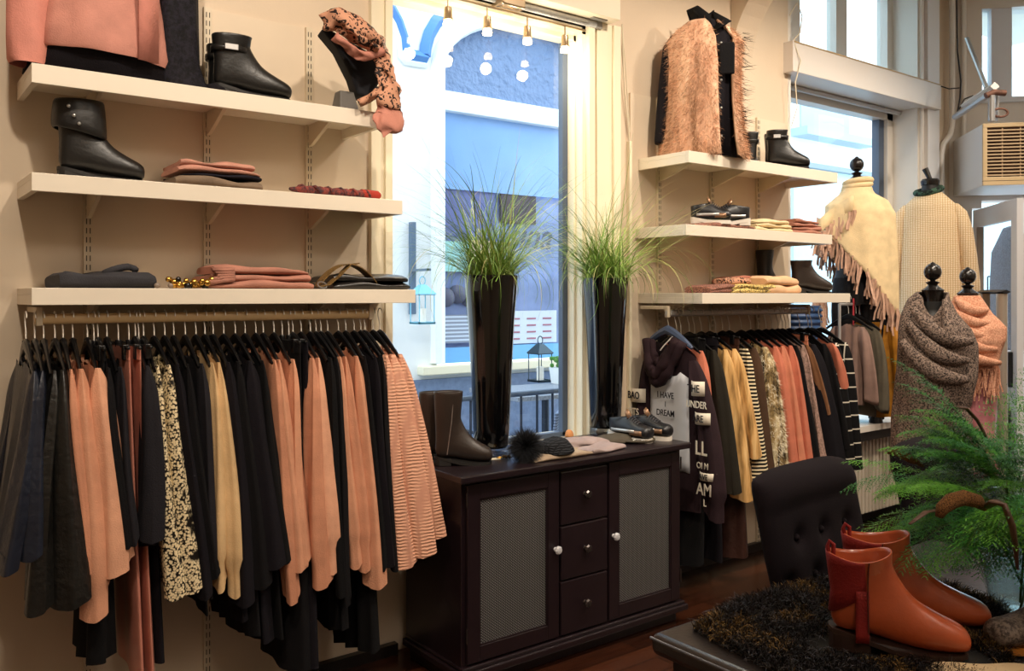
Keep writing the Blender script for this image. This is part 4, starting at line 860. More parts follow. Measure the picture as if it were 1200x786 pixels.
for i, (lab, s) in enumerate((('rose pink folded trousers, lowest of the stack on the lowest left shelf', 0), ('rose pink folded trousers, middle of the stack on the lowest left shelf', 1), ('rose pink folded trousers, top of the stack on the lowest left shelf', 2))):
    fold_item('folded_trousers', lab, 'folded clothes', .985+.012*i, 1.385-.012*i, 3.08+.004*i, 3.35, z+i*.027, .027, rose, 1, seed=i)
w = MB()
for i in range(5): w.tube([(1.02+.02*i-.05, 3.085, z+.02+.01*i), (1.03-.01*i, 3.078, z+.03+.009*i), (1.07, 3.082, z+.035+.008*i)], .010, 8)
w.build('folded_corner', rose, bpy.data.objects['folded_trousers.003'] if 'folded_trousers.003' in bpy.data.objects else None, angle=180).location = (-1.185-.0, -3.215-.0, -z-.054)
lk = plain('folded_leather', '1b1715', .35, var=.3, vs=10, coat=.2)
fold_item('leather_pouch', 'black folded leather trousers, lower, at the window end of the lowest left shelf', 'folded clothes', 1.46, 1.805, 3.08, 3.35, z, .028, lk, 1); fold_item('leather_pouch', 'black folded leather trousers, upper, at the window end of the lowest left shelf', 'folded clothes', 1.47, 1.80, 3.085, 3.35, z+.029, .03, lk, 1, seed=3)
beltm = patt('gold_pattern', 'leopard', ['8a6a3c', '2c2018', '4a3826'], 60, .4)
r = thing('patterned_belt', 'gold brown patterned belt looped over the black leather trousers', 'belt', (1.46, 3.12, z))
pts = [(-.05+.30*i/24, 0, .012+.085*math.sin(PI*min(1, i/20))**.8) for i in range(21)]
MB().loft([[(p[0], -.03, p[2]), (p[0], .03, p[2]), (p[0], .03, p[2]+.004), (p[0], -.03, p[2]+.004)] for p in pts]).build('band', beltm, r, angle=60)
MB().loft([[(x, -.05+yo, .006+h_), (x, -.01+yo, .006+h_), (x, -.01+yo, .011+h_), (x, -.05+yo, .011+h_)] for x, yo, h_ in ((-.06, 0, 0), (-.02, 0, .01), (.03, .0, .05), (.08, .02, .09), (.12, .03, .095))]).build('tail', beltm, r, angle=60)
MB().tube([(-.05+.018*math.cos(a), -.04+.012*math.sin(a), .016+.012*math.sin(a)) for a in [i*PI/8 for i in range(17)]], .003, 6).build('buckle', mclip, r)
# pink blouse on black form, black lace garment
r = thing('skirt_form', 'black skirt under the pink blouse on the top left shelf', 'skirt', (.66, 3.22, ZL[0]))
def ring2(cx, cy, rx, ry, z, n=40, f=0, k=7, ph=0, sx=0): return [Vector((cx+(rx*(1+f*math.sin(k*a+ph)))*math.cos(a), cy+(ry*(1+f*math.sin(k*a+ph)))*math.sin(a), z+sx*math.cos(a))) for a in [2*PI*i/n for i in range(n)]]
MB().loft([ring2(0, 0, .24, .13, 0, f=.03), ring2(0, 0, .22, .12, .15, f=.03), ring2(0, 0, .16, .11, .42)]).build('skirt', blk[1], r, angle=180)
blm = cloth('blouse_pink', 'bd8273', .75); blm2 = cloth('blouse_coral', 'c98374', .7)
r = thing('display_blouse', 'dusty pink blouse with button placket displayed above the top left shelf', 'blouse', (.64, 3.20, ZL[0]))
MB().loft([ring2(.0, 0, .205, .14, .070+0, f=.03, k=9, sx=-.01), ring2(.0, 0, .215, .145, .085+0, f=.045, k=9), ring2(0, 0, .205, .14, .15, f=.045, k=9, ph=.3), ring2(0, 0, .185, .13, .3, f=.03, k=9, ph=.9), ring2(0, 0, .18, .12, .5, f=.01), ring2(0, 0, .20, .11, .68), ring2(0, 0, .12, .09, .76), ring2(0, 0, .06, .06, .79)], True, False, True).build('body', blm, r, angle=180)
r.location.x += .02
MB().loft([[(.11+.035*(j-1), -.135+.012*(j-1), .06+.0*j), (.11+.035*(j-1), -.135+.012*(j-1)-.004, .3), (.10+.035*(j-1), -.128+.012*(j-1), .6)] for j in range(3)], close=False).build('placket', blm2, r, solid=.006)
MB().loft([ring2(-.235-.0*q, -.03, rx, .055, zz, 24, f=.06, k=5, ph=q) for q, (zz, rx) in enumerate(((.015, .052), (.03, .060), (.10, .066), (.25, .062), (.45, .058), (.66, .045)))]+[], True, False, True).build('sleeve', blm2, r, angle=180)
MB().loft([ring2(-.235, -.03, .054, .05, .016, 24), ring2(-.235, -.03, .048, .044, .022, 24), ring2(-.235, -.03, .045, .04, .06, 24)], True, False, True).build('cuff_lining', cloth('cuff_inner', '8c4f48'), r, angle=180)
MB().loft([ring2(.235, -.0, rx, .05, zz, 24, f=.06, k=5) for zz, rx in ((.12, .05), (.3, .05), (.66, .04))]).build('sleeve', blm2, r, angle=180)
o = MB().loft([ring2(0+dx, 0, rx, .10, zz, 36, f=.08, k=6, ph=q*.3) for q, (zz, rx, dx) in enumerate(((0, .125, .015), (.02, .118, .0), (.10, .095, -.01), (.25, .09, -.01), (.5, .085, -.01), (.66, .06, -.01)))]).build('black_cardigan', patt('black_lace', 'tweed', ['08070a', '1d1a24'], 60), None, angle=180, loc=(.90, 3.22, ZL[0])); tag(o, 'black lacy cardigan draped on the top left shelf between blouse and boots', 'cardigan')
tag(MB().tube([(.985, 3.13, ZL[0]+.016), (1.01, 3.12, ZL[0]+.018), (1.04, 3.12, ZL[0]+.012), (1.05, 3.13, ZL[0]+.010)], [.012, .016, .012, .008], 8).build('black_glove', blk[1], None, angle=180), 'small black crumpled cloth beside the buckled boots on the top left shelf', 'cloth')
# leopard scarf on a dark neck display
r = thing('neck_display', 'dark curved neck display bust under the leopard scarf', 'display bust', (0, 0, 0))
def sx_(px, y=3.15): return Xat(px, y)
def sz_(px, py, y=3.15): return Zat(py, tat(px, y))
pl = [(371, 37), (379, 36), (395, 46), (420, 60), (442, 72), (444, 88), (436, 104), (424, 117), (413, 113), (406, 92), (390, 60)]
q = MB().loft([[Vector((sx_(a)+ox, yy, sz_(a, b_)-.0)) for a, b_ in pl] for yy, ox in ((3.10, 0), (3.115, 0), (3.16, .01), (3.20, .02))]); q.build('bust', plain('velvet_navy', '0e1018', .9, sheen=.2), r, bevel=.01)
MB().loft([[(1.495, 3.10, ZL[0]), (1.58, 3.10, ZL[0]), (1.58, 3.19, ZL[0]), (1.495, 3.19, ZL[0])], [(1.505, 3.12, ZL[0]+.08), (1.565, 3.12, ZL[0]+.08), (1.565, 3.17, ZL[0]+.08), (1.505, 3.17, ZL[0]+.08)]]).build('foot', plain('display_grey2', '57534e', .6), r, smooth=False, bevel=.004)
leo = patt('leopard_print', 'leopard', ['c08c70', '241a18', '3a2a26'], 26, .75); leop = cloth('scarf_pink', 'b87b6a', .75)
r = thing('leopard_scarf', 'pink and black leopard print scarf wrapped over the dark neck display', 'scarf', (0, 0, 0))
def p3(px, py, y=3.1): return Vector((Xat(px, y), y, Zat(py, tat(px, y))))
def drape_tube(path, rs, flat, k, amp, n=22):
    pts = [p3(*p) for p in path]; w = MB(); w.tube(pts, rs, n, flat=flat)
    w.v = [tuple(Vector(v)+Vector((1, .6, .4))*amp*noise.noise(Vector(v)*k)) for v in w.v]; return w
def dens(path, m=5):
    out = []
    for i in range(len(path)-1):
        for j in range(m): out.append(tuple(a+(b-a)*j/m for a, b in zip(path[i], path[i+1])))
    return out+[path[-1]]
pa = dens([(380, 27, 3.08), (398, 22, 3.04), (418, 36, 3.02), (436, 48, 3.03), (446, 60, 3.06)])
drape_tube(pa, [.03+.028*math.sin(PI*min(1, (i+2)/22)) for i in range(len(pa))], .8, 22, .035).build('scarf_wrap', leo, r, angle=180)
pa = dens([(392, 42, 3.02), (410, 58, 3.0), (428, 66, 3.0), (446, 60, 3.02)]); drape_tube(pa, .026, .7, 25, .03).build('scarf_loop', leop, r, angle=180)
pa = dens([(404, 30, 2.99), (420, 45, 2.985), (440, 58, 2.985)]); drape_tube(pa, .030, .6, 30, .03).build('scarf_loop', leo, r, angle=180)
pa = dens([(444, 58, 3.03), (452, 80, 3.02), (457, 105, 3.0), (455, 128, 3.0)]); drape_tube(pa, [.03+.025*i/15 for i in range(len(pa))], .5, 25, .035).build('scarf_tail', leo, r, angle=180)
pa = dens([(424, 120, 3.05), (438, 112, 3.02), (452, 100, 3.0)]); drape_tube(pa, .022, .7, 30, .03).build('scarf_tail', leo, r, angle=180)
pa = dens([(455, 126, 3.0), (456, 140, 2.98), (452, 150, 2.97), (452, 160, 2.97)]); drape_tube(pa, [.055, .058, .06, .062, .064, .066, .064, .062, .058, .052, .045, .036, .026, .018, .01, .005][:len(pa)], .35, 25, .04).build('scarf_end', leop, r, angle=180)
# right shelves ------------------------------------------------
z = ZR[0]
boot('ankle_boot', 'black buckled ankle boot, front one at the right end of the top right shelf', bootK, (4.345, 3.20), (4.53, 3.03), z, H=.235, strap=.19)
boot('ankle_boot', 'black ankle boot just behind the buckled one on the top right shelf', bootK, (4.42, 3.27), (4.62, 3.13), z, H=.235)
boot('ankle_boot', 'black ankle boot with buckle next to the fur vest on the top right shelf', bootK, (4.235, 3.24), (4.40, 3.36), z, H=.225, strap=.17)
z = ZR[1]
leo2 = patt('leopard_dark', 'leopard', ['9a6a5a', '2a1c1c', '4a2c2c'], 55, .8)
o = fold_item('flat_scarf', 'flat dark leopard scarf under the trainers on the middle right shelf', 'scarf', 3.55, 4.02, 3.04, 3.22, z, .018, leo2, 1)
snm = plain('sneaker_black', '1b1b1e', .35, var=.3, vs=20); snw = plain('sneaker_sole_white', 'd8d0c4', .5); snb = plain('sneaker_bronze', '8c6a4e', .35, .4)
def sneaker(label, heel, toe, z):
    r = boot('trainer', label, snm, heel, toe, z, H=.105, heelh=.022, soleh=.02, sole=snw, cat='trainer'); k = (Vector(toe)-Vector(heel)).length/.27
    ws = MB()
    for i in range(6):
        x_ = .132+.012*i; x = x_*k; zz = .02+.106-.52*(x_-.128); ws.tube([(x-.004, -.026, zz-.016), (x, -.014, zz-.001), (x+.002, 0, zz+.003), (x, .014, zz-.001), (x-.004, .026, zz-.016)], .003, 6)
    ws.build('laces', plain('lace_grey', '35353a', .7), r)
    MB().loft([[(.136*k, -.022, .110), (.140*k, 0, .120), (.136*k, .022, .110)], [(.118*k, -.022, .128), (.124*k, 0, .142), (.118*k, .022, .128)], [(.108*k, -.016, .142), (.112*k, 0, .154), (.108*k, .016, .142)]], close=False).build('tongue', snb, r, solid=.006)
    for sg in (-1, 1): MB().loft([[(x*k, sg*(.0435-.0012*abs(x-.2)*60*(x > .2)), zz) for x in (.16, .19, .215, .235)] for zz in (.034, .058)], close=False).build('side_overlay', snb, r, solid=.003)
    for sg in (-1, 1): MB().loft([[(x*k, sg*(.0455-.002*abs(x-.14)*8), zz) for x in (.04, .09, .14, .19)] for zz in (.045, .06)], close=False).build('side_stripe', plain('silver_stripe', 'b4b2b0', .3, .5), r, solid=.002)
    MB().loft([[(.255*k+.006, y*1.0, .03) for y in (-.02, 0, .02)], [(.25*k, y, .062) for y in (-.024, 0, .024)]], close=False).build('toe_cap', snb, r, solid=.004)
    return r
sneaker('black and white trainer, left of two on the middle right shelf', (3.66, 3.20), (3.80, 3.03), z+.019)
sneaker('black and white trainer, right of two on the middle right shelf', (3.985, 3.05), (3.77, 3.19), z+.019)
for i in range(3): fold_item('folded_sweater', ('cream folded top, lowest on the middle right shelf', 'cream folded top, middle one on the middle right shelf', 'cream folded top, uppermost on the middle right shelf')[i], 'folded clothes', 4.06+.01*i, 4.40-.012*i, 3.05, 3.32, z+i*.022, .022, creamk, 1, seed=i)
for i in range(4): fold_item('folded_sweater', ('rose folded top, lowest of four on the middle right shelf', 'rose folded top, second from below on the middle right shelf', 'rose folded top, third from below on the middle right shelf', 'rose folded top, uppermost of four on the middle right shelf')[i], 'folded clothes', 4.415+.006*i, 4.70-.005*i, 3.05, 3.32, z+i*.021, .021, rose, 1, seed=i)
z = ZR[2]
fold_item('flat_scarf', 'patterned brown and pink scarf at the left end of the lowest right shelf', 'scarf', 3.55, 3.95, 2.96, 3.16, z, .042, leo2, 2, rz=.05); yel = patt('yellow_pattern', 'leopard', ['e2c77a', '3a2a20', '6a4a3a'], 38, .8)
fold_item('folded_scarf', 'yellow and brown patterned folded scarf on the lowest right shelf', 'scarf', 3.72, 4.10, 2.945, 3.10, z, .048, yel, 2); fold_item('rolled_scarf', 'peach and brown rolled scarf on the patterned scarves', 'scarf', 3.70, 3.92, 2.99, 3.08, z+.048, .034, leo, 1)
fold_item('folded_sweater', 'rust pink folded top behind the yellow patterned scarf', 'folded clothes', 3.98, 4.32, 3.10, 3.33, z, .06, cloth('rust_pink', 'a86c58'), 2); fold_item('folded_sweater', 'rust pink folded top uppermost behind the yellow patterned scarf', 'folded clothes', 3.99, 4.30, 3.11, 3.33, z+.061, .038, MT['rust_pink'], 1)
pc = cloth('peach_cream', 'e0b48c'); fold_item('folded_trousers', 'peach cream folded trousers, lower, on the lowest right shelf', 'folded clothes', 4.02, 4.34, 2.945, 3.09, z, .046, pc, 1); fold_item('folded_trousers', 'peach cream folded trousers, upper, on the lowest right shelf', 'folded clothes', 4.01, 4.32, 2.95, 3.09, z+.047, .046, pc, 1, seed=5)
r = thing('brown_purse', 'brown leather purse lying behind the peach cream trousers', 'purse', (4.36, 3.16, z)); MB().box(-.02, .10, -.05, .05, 0, .07).box(-.02, .10, -.05, .05, .072, .10).build('body', plain('purse_brown', '5a3526', .4), r, smooth=True, bevel=.01); MB().box(.0, .06, -.056, -.05, .05, .085).build('flap', plain('purse_flap', '3d241b', .4), r, smooth=False, bevel=.002)
boot('tall_boot', 'dark boot standing with wide shaft at the back of the lowest right shelf', bootK, (4.40, 3.29), (4.62, 3.31), z, H=.27, wd=1.1)
boot('tall_boot', 'dark brown boot with toe to the right on the lowest right shelf', bootD, (4.455, 3.10), (4.70, 3.00), z, H=.20, wd=1.1)
tag(fold_item('grey_cap', 'x', 'hat', 4.64, 4.76, 3.1, 3.25, z, .05, cloth('greige', 'a39a8c'), 1), 'small greige felt hat behind the dark brown boot on the lowest right shelf', 'hat')
# ---- fur vest over black shirt
z = ZR[0]; c = Vector((Xat(824, 3.15), 3.15, z)); rz = face(824)
fr_ = thing('black_shirt', 'black shirt with pointed collar under the peach fur vest', 'shirt', c, rz)
MB().loft([ring2(.01, 0, .17, .10, .0), ring2(.01, 0, .165, .10, .3), ring2(0, 0, .17, .10, .52), ring2(0, 0, .19, .085, .66), ring2(0, 0, .10, .07, .73), ring2(0, 0, .06, .06, .76)]).build('body', blk[1], fr_, angle=180)
MB().loft([ring2(x, y, rx, .045, zz, 20, f=.05, k=4) for zz, x, y, rx in ((.085, -.235, -.02, .028), (.10, -.233, -.02, .032), (.25, -.222, -.02, .034), (.45, -.20, 0, .04), (.62, -.175, 0, .045), (.68, -.15, 0, .03))]).build('sleeve', blk[1], fr_, angle=180)
col_ = MB(); col_.loft([[(-.075+.03, -.01, .74), (-.02, -.07, .72), (.05, -.09, .66)], [(-.09, .02, .83), (-.03, -.05, .83), (.04, -.10, .76)], [(-.08, .03, .83), (-.02, -.03, .83), (.04, -.09, .76)]], close=False)
col_.loft([[(.03, -.085, .66), (.07, -.06, .72), (.05, .03, .75)], [(.12, -.12, .70), (.15, -.05, .735), (.05, .05, .83)]], close=False)
col_.loft([[(-.09, .02, .83), (0, .07, .80), (.06, .04, .83)], [(-.06, .02, .73), (0, .06, .70), (.05, .03, .73)]], close=False); col_.build('collar', blk[2], fr_, solid=.006, angle=180)
MB().box(.085, .165, -.125, -.105, .43, .60).build('pocket_flap', blk[0], fr_, smooth=False, bevel=.006)
for zz in (.1, .25, .4, .53, .60): MB().sphere((.095, -.118, zz), .007, 8, 6).build('button', mclip, fr_)
vest = thing('fur_vest', 'peach fur vest with open front hanging over a black shirt on the top right shelf', 'vest', c, rz)
furm = patt('fur_peach_base', 'brushed', ['9a7458', 'dcae90', 'eec8a8'], 14, .9, .4)
fs1, fs2, fs3 = cloth('fur_strand_a', 'ecbf9c', .8, bmp=0), cloth('fur_strand_b', 'cf9c78', .8, bmp=0), cloth('fur_strand_c', '8a6248', .8, bmp=0)
def vpanel(a0, a1, n=16):
    w = MB(); R = []
    for zz, rx, ry, cx in ((.0, .235, .16, .0), (.1, .215, .15, 0), (.3, .195, .14, 0), (.5, .19, .13, 0), (.64, .20, .11, 0), (.70, .15, .10, 0), (.745, .09, .085, 0)):
        op = .0 if zz < .5 else (zz-.5)*.6
        R.append([Vector((cx+rx*math.cos(a), ry*math.sin(a)*1.0, zz)) for a in [a0+(a1-op-a0)*i/n for i in range(n+1)]])
    w.loft(R, close=False); return w
pA = vpanel(math.radians(40), math.radians(294)); pA.build('left_and_back', furm, vest, solid=.012, angle=180)
pB = vpanel(math.radians(322), math.radians(400)); pB.build('right_front', furm, vest, solid=.012, angle=180)
def outw(P): return [tuple((Vector((p[0], p[1]*1.6, 0)).normalized())) for p in P]
for q, (pp, nn_) in enumerate(((pA, 16000), (pB, 6000))):
    P_, _ = sample(pp, nn_, q+3); fur(P_, outw(P_), .042, .0011, [fs1, fs1, fs2, fs3] if q == 0 else [fs1, fs2, fs3], vest, 'fur_pile', (0, 0, -.9), .45, seed=q+5)
tipm = plain('fur_dark_tip', '2a1c14', .8)
P_ = [(.20+.02*random.random(), -.06-.05*random.random(), .1+.56*random.random()) for _ in range(90)]; fur(P_, outw(P_), .07, .0016, [tipm], vest, 'fur_tips', (.2, 0, -.5), .35, seed=11)
# ---- cabinet -------------------------------------------------
cz = .88; CX0, CX1, CY0, CY1 = 1.913, 3.207, 2.854, 3.31
mcab_ = plain('sideboard_black', '1d1216', .33, var=.12, vs=6, bmp=.04, bs=40, coat=.1)
cb = thing('sideboard', 'black brown sideboard with two wicker doors and three drawers', 'sideboard', (CX0, CY0, 0)); W_, D_ = CX1-CX0, CY1-CY0
MB().box(0, W_, .018, D_, .09, cz-.03).build('carcass', mcab_, cb, smooth=False, bevel=.003)
MB().box(-.03, W_+.03, -.03, D_+.005, cz-.03, cz).build('top', mcab_, cb, smooth=False, bevel=.006)
MB().box(.012, W_-.012, .03, D_-.01, 0, .06).box(-.02, W_+.02, -.02, D_, .06, .09).box(-.008, W_+.008, -.008, D_, .09, .105).build('plinth', mcab_, cb, smooth=False, bevel=.006)
m, nt, b = newmat('wicker'); v = coords(nt); L = nt.links.new; sp = N(nt, 'ShaderNodeSeparateXYZ'); L(v, sp.inputs[0])
def mth(op, a, bb=None):
    q = N(nt, 'ShaderNodeMath', operation=op)
    for i, x in enumerate((a, bb)):
        if x is None: continue
        if isinstance(x, (int, float)): q.inputs[i].default_value = x
        else: L(x, q.inputs[i])
    return q.outputs[0]
sxn = mth('SINE', mth('MULTIPLY', sp.outputs['X'], 2*PI/.014)); szn = mth('SINE', mth('MULTIPLY', sp.outputs['Z'], 2*PI/.011))
hh_ = mth('ADD', mth('ABSOLUTE', sxn), mth('MULTIPLY', mth('SIGN', sxn), szn)); L(ramp(nt, mth('MULTIPLY', hh_, .5), [(.15, '0e0b0c'), (.7, '54504e'), (1, '8d8884')]), b.inputs['Base Color']); bump(nt, b, hh_, .6, .003); b.inputs['Roughness'].default_value = .5; MT['wicker'] = m
glassk = plain('crystal_knob', 'd8d8dc', .08, .3); darkk = plain('dark_knob', '3a3230', .25, .5)
def knob(par, x, y, zz, mt, rr):
    k = MB(); k.lathe([(.001, -.004), (rr*.6, -.004), (rr*.35, .006), (rr*.4, .012), (rr*.95, .018), (rr, .026), (rr*.7, .032), (.001, .034)], (0, 0, 0), 8)
    k.v = [(x+v_[0], y-v_[2], zz+v_[1]) for v_ in k.v]; return k.build('knob', mt, par, smooth=False)
def cdoor(x0, x1, hx):
    d = MB(); z0, z1 = .115, cz-.045; f = .062
    d.box(x0, x0+f, 0, .022, z0, z1).box(x1-f, x1, 0, .022, z0, z1).box(x0+f, x1-f, 0, .022, z0, z0+f).box(x0+f, x1-f, 0, .022, z1-f, z1)
    o = d.build('door', mcab_, cb, smooth=False, bevel=.003)
    MB().box(x0+f, x1-f, .010, .014, z0+f, z1-f).build('wicker_panel', m, o, smooth=False)
    MB().box(x0+f, x0+f+.006, .004, .014, z0+f, z1-f).box(x1-f-.006, x1-f, .004, .014, z0+f, z1-f).box(x0+f, x1-f, .004, .014, z0+f, z0+f+.006).box(x0+f, x1-f, .004, .014, z1-f-.006, z1-f).build('bead', mcab_, o, smooth=False)
    knob(o, hx, 0, .50, glassk, .019)
    for zz in (.2, .75):
        xx = x0-.004 if hx > (x0+x1)/2 else x1+.004
        MB().tube([(xx, -.002, zz), (xx, -.002, zz+.06)], .004, 6).build('hinge', darkk, o)
cdoor(.02, .50, .478); cdoor(.80, 1.274, .825)
for i in range(3):
    z0 = .115+i*.241; o = MB().box(.512, .788, .0, .02, z0, z0+.232).build('drawer', mcab_, cb, smooth=False, bevel=.004); knob(o, .65, 0, z0+.12, darkk, .02)
# ---- vases and grass
mvase = plain('vase_black_glass', '060607', .05, 0, coat=.6)
def vase(label, x, y):
    r = thing('tall_vase', label, 'vase', (x, y, cz))
    H = .81; pf = [(.001, .035), (.070, .035), (.078, .045), (.083, .12), (.092, .35), (.105, .60), (.121, H-.004), (.1215, H), (.116, H), (.112, H-.02), (.1, .60), (.086, .3), (.001, .28)]
    MB().lathe(pf, (0, 0, 0), 48).build('body', mvase, r, angle=60)
    MB().lathe([(.001, 0), (.083, 0), (.085, .006), (.080, .036), (.001, .036)], (0, 0, 0), 40).build('glass_base', glassy('clear_base', (.85, .9, .95), .2), r, angle=60)
    return r
V1 = (2.27, 3.16); V2 = (3.085, 3.275)
vase('tall black glossy vase on the sideboard in front of the window, left one', *V1); vase('tall black glossy vase at the right side of the window, right one', *V2)
def bladegrass(label, x, y, z, n, seed, lmax=.62):
    rnd = random.Random(seed); me_v, me_f, mi = [], [], []
    for i in range(n):
        az = rnd.uniform(0, 2*PI); out = rnd.random()**.6; Lh = rnd.uniform(.25, lmax)*(1 if rnd.random() > .25 else .6); el = math.radians(88-out*56); droop = rnd.uniform(.3, 2.9)*(.35+out)
        p = Vector((rnd.gauss(0, .045), rnd.gauss(0, .045), -.02)); w0 = rnd.uniform(.0016, .0032); base = len(me_v); K = 14; e = el; tw = rnd.uniform(0, PI)
        for k in range(K):
            f = k/(K-1); side = Vector((-math.sin(az+tw*.2), math.cos(az+tw*.2), .2*math.sin(tw))); w = w0*(1-f**1.5*.85)
            me_v += [tuple(p-side*w), tuple(p+side*w)]
            if k: me_f.append((base+2*k-2, base+2*k-1, base+2*k+1, base+2*k)); mi.append(0 if i % 5 else 1 if f < .8 else 2)
            p = p+Vector((math.cos(az)*math.cos(e), math.sin(az)*math.cos(e), math.sin(e)))*Lh/(K-1); e -= droop/(K-1)*(.3+1.4*f)
            lim = 3.36 if (x+p.x < 1.9 or x+p.x > 3.03) else 3.49
            if y+p.y > lim: p.y = lim-y-.004*rnd.random()
    me = bpy.data.meshes.new('blades'); me.from_pydata(me_v, [], me_f); o = bpy.data.objects.new('grass_plant', me); C.objects.link(o); o.location = (x, y, z)
    for m_ in (plain('grass_green', '74963a', .5, var=.3, vs=9), plain('grass_pale', 'b2b86e', .5), plain('grass_straw', 'c8bb84', .6)): me.materials.append(m_)
    me.polygons.foreach_set('material_index', np.array(mi, dtype=np.int32)); return tag(o, label, 'plant')
bladegrass('spiky green ornamental grass growing from the left black vase', V1[0], V1[1], cz+.80, 620, 3, .76); bladegrass('spiky green ornamental grass growing from the right black vase', V2[0], V2[1], cz+.80, 500, 9, .78)
# ---- things on the sideboard
def zt(px, py, z=cz): return Pz(px, py, z)
boot('knee_boot', 'dark brown leather boot with side zip, front one on the left end of the sideboard', bootD, (1.93, 3.10), (2.15, 2.985), cz, H=.315, wd=1.05, zipm=mclip)
boot('knee_boot', 'dark brown leather boot, rear one on the left end of the sideboard', bootD, (1.93, 3.22), (2.18, 3.16), cz, H=.30, wd=1.0)
def price_tag(label, px, py, rz):
    p = zt(px, py); r = thing('key_tag', label, 'tag', (p.x, p.y, cz), rz)
    MB().box(-.045, .03, -.014, .014, 0, .003).build('card', plain('tag_cream', 'dcd2bc', .6), r, smooth=False); w = MB()
    MB().tube([(.03+.012*math.cos(a), .012*math.sin(a), .006) for a in [i*PI/6 for i in range(13)]], .0025, 6).build('ring', gold, r)
    for i in range(4): w.sphere((.05+.008*i, .006*(-1)**i, .008), .008, 8, 6)
    w.build('charm', plain('charm_dark', '4a3a28', .3, .6), r); return r
price_tag('cream card tag with gold charm beside the brown boots, left one', 541, 540, -.9); price_tag('cream card tag with charm in front of the left vase, right one', 578, 538, -.3)
bei = cloth('beige_knit', 'a08c76'); p = zt(640, 535)
def crumple(name, label, cat, px, py, w, d, h, mat, rz=0, seed=1, z=cz, amp=.35, parts=None):
    p = Pz(px, py, z); n = 26; R = []; rnd = random.Random(seed)
    off = Vector((rnd.uniform(0, 50), rnd.uniform(0, 50), 0))
    for i in range(9):
        f = i/8; q = (1-f**2.2)**.5 if f < 1 else 0; zz = h*f
        ring = []
        for j in range(n):
            a = 2*PI*j/n; nz = 1+amp*noise.noise(Vector((math.cos(a)*1.6, math.sin(a)*1.6, f*1.5))+off)
            ring.append(Vector((w/2*max(q, .02)*nz*math.cos(a), d/2*max(q, .02)*nz*math.sin(a), max(0, zz*(1+.5*amp*noise.noise(Vector((math.cos(a)*2.5, math.sin(a)*2.5, f*3))+off))))))
        R.append(ring)
    o = MB().loft(R).build(name, mat, None, sub=1, angle=180); o.location = (p.x, p.y, z); o.rotation_euler = (0, 0, rz); return tag(o, label, cat)
fold_item('beige_scarf', 'beige folded knit scarf under the black bobble hat', 'scarf', 2.30, 2.66, 2.87, 3.00, cz, .018, bei, 1, rz=.02)
hat = crumple('bobble_hat', 'black knitted hat with fur bobble lying on the sideboard', 'hat', 650, 531, .19, .15, .075, patt('hat_knit', 'knit', ['2b2c30', '101114'], 30, .9, 1), seed=4, z=cz+.018, amp=.2)
rs_ = np.random.RandomState(2); D_s = rs_.normal(0, 1, (7000, 3)); D_s /= np.linalg.norm(D_s, axis=1)[:, None]
bob = fur((D_s*.02).tolist(), D_s.tolist(), .068, .0009, [plain('bobble_black', '16171a', .7), plain('bobble_grey', '2c2e33', .7)], hat, 'bobble', (0, 0, -.1), .15, seed=3)
pb = Pz(621, 537, cz+.018); bob.location = (pb.x-hat.location.x, pb.y-hat.location.y+.03, .045)
mauve = cloth('mauve_grey', '9a8884'); crumple('mauve_scarf', 'greyish pink scarf spread on the sideboard between hat and cap', 'scarf', 680, 523, .30, .17, .045, mauve, seed=8, amp=.5, rz=-.1)
fold_item('mauve_gloves', 'greyish pink knitted gloves in front of the mauve scarf', 'gloves', 2.62, 2.86, 2.875, 2.99, cz, .022, mauve, 1, rz=.12)
o = crumple('suede_pouch', 'small orange tan suede pouch behind the mauve scarf', 'pouch', 667, 512, .05, .04, .04, plain('tan_suede', 'c0824e', .8), seed=5, amp=.1)
capm = cloth('cap_olive', '4a4236', .7)
cap = crumple('studded_cap', 'olive cap with pearl studs near the right end of the sideboard', 'cap', 722, 517, .24, .16, .04, capm, seed=12, amp=.15, rz=-.2)
pk = MB(); poly = [(.10*math.cos(a)+.0, -.11*math.sin(a)) for a in [PI*i/14 for i in range(15)]]; pk.prism(poly, .008); o = pk.build('peak', capm, cap, bevel=.003); o.location = (.08, -.03, .008); o.rotation_euler = (0, 0, .6)
rn = random.Random(5)
for i in range(16):
    a = rn.uniform(.3, 2.8); q = rn.uniform(.03, .09); MB().sphere((q*math.cos(a), -q*1.05*math.sin(a), .010), .0035, 8, 5).build('stud', plain('pearl', 'e8e4da', .2), o)
sneaker('black and bronze trainer, left one at the right end of the sideboard', (3.02, 3.17), (3.06, 2.92), cz)
sneaker('black and bronze trainer, right one at the right end of the sideboard', (3.125, 3.15), (3.19, 2.91), cz)
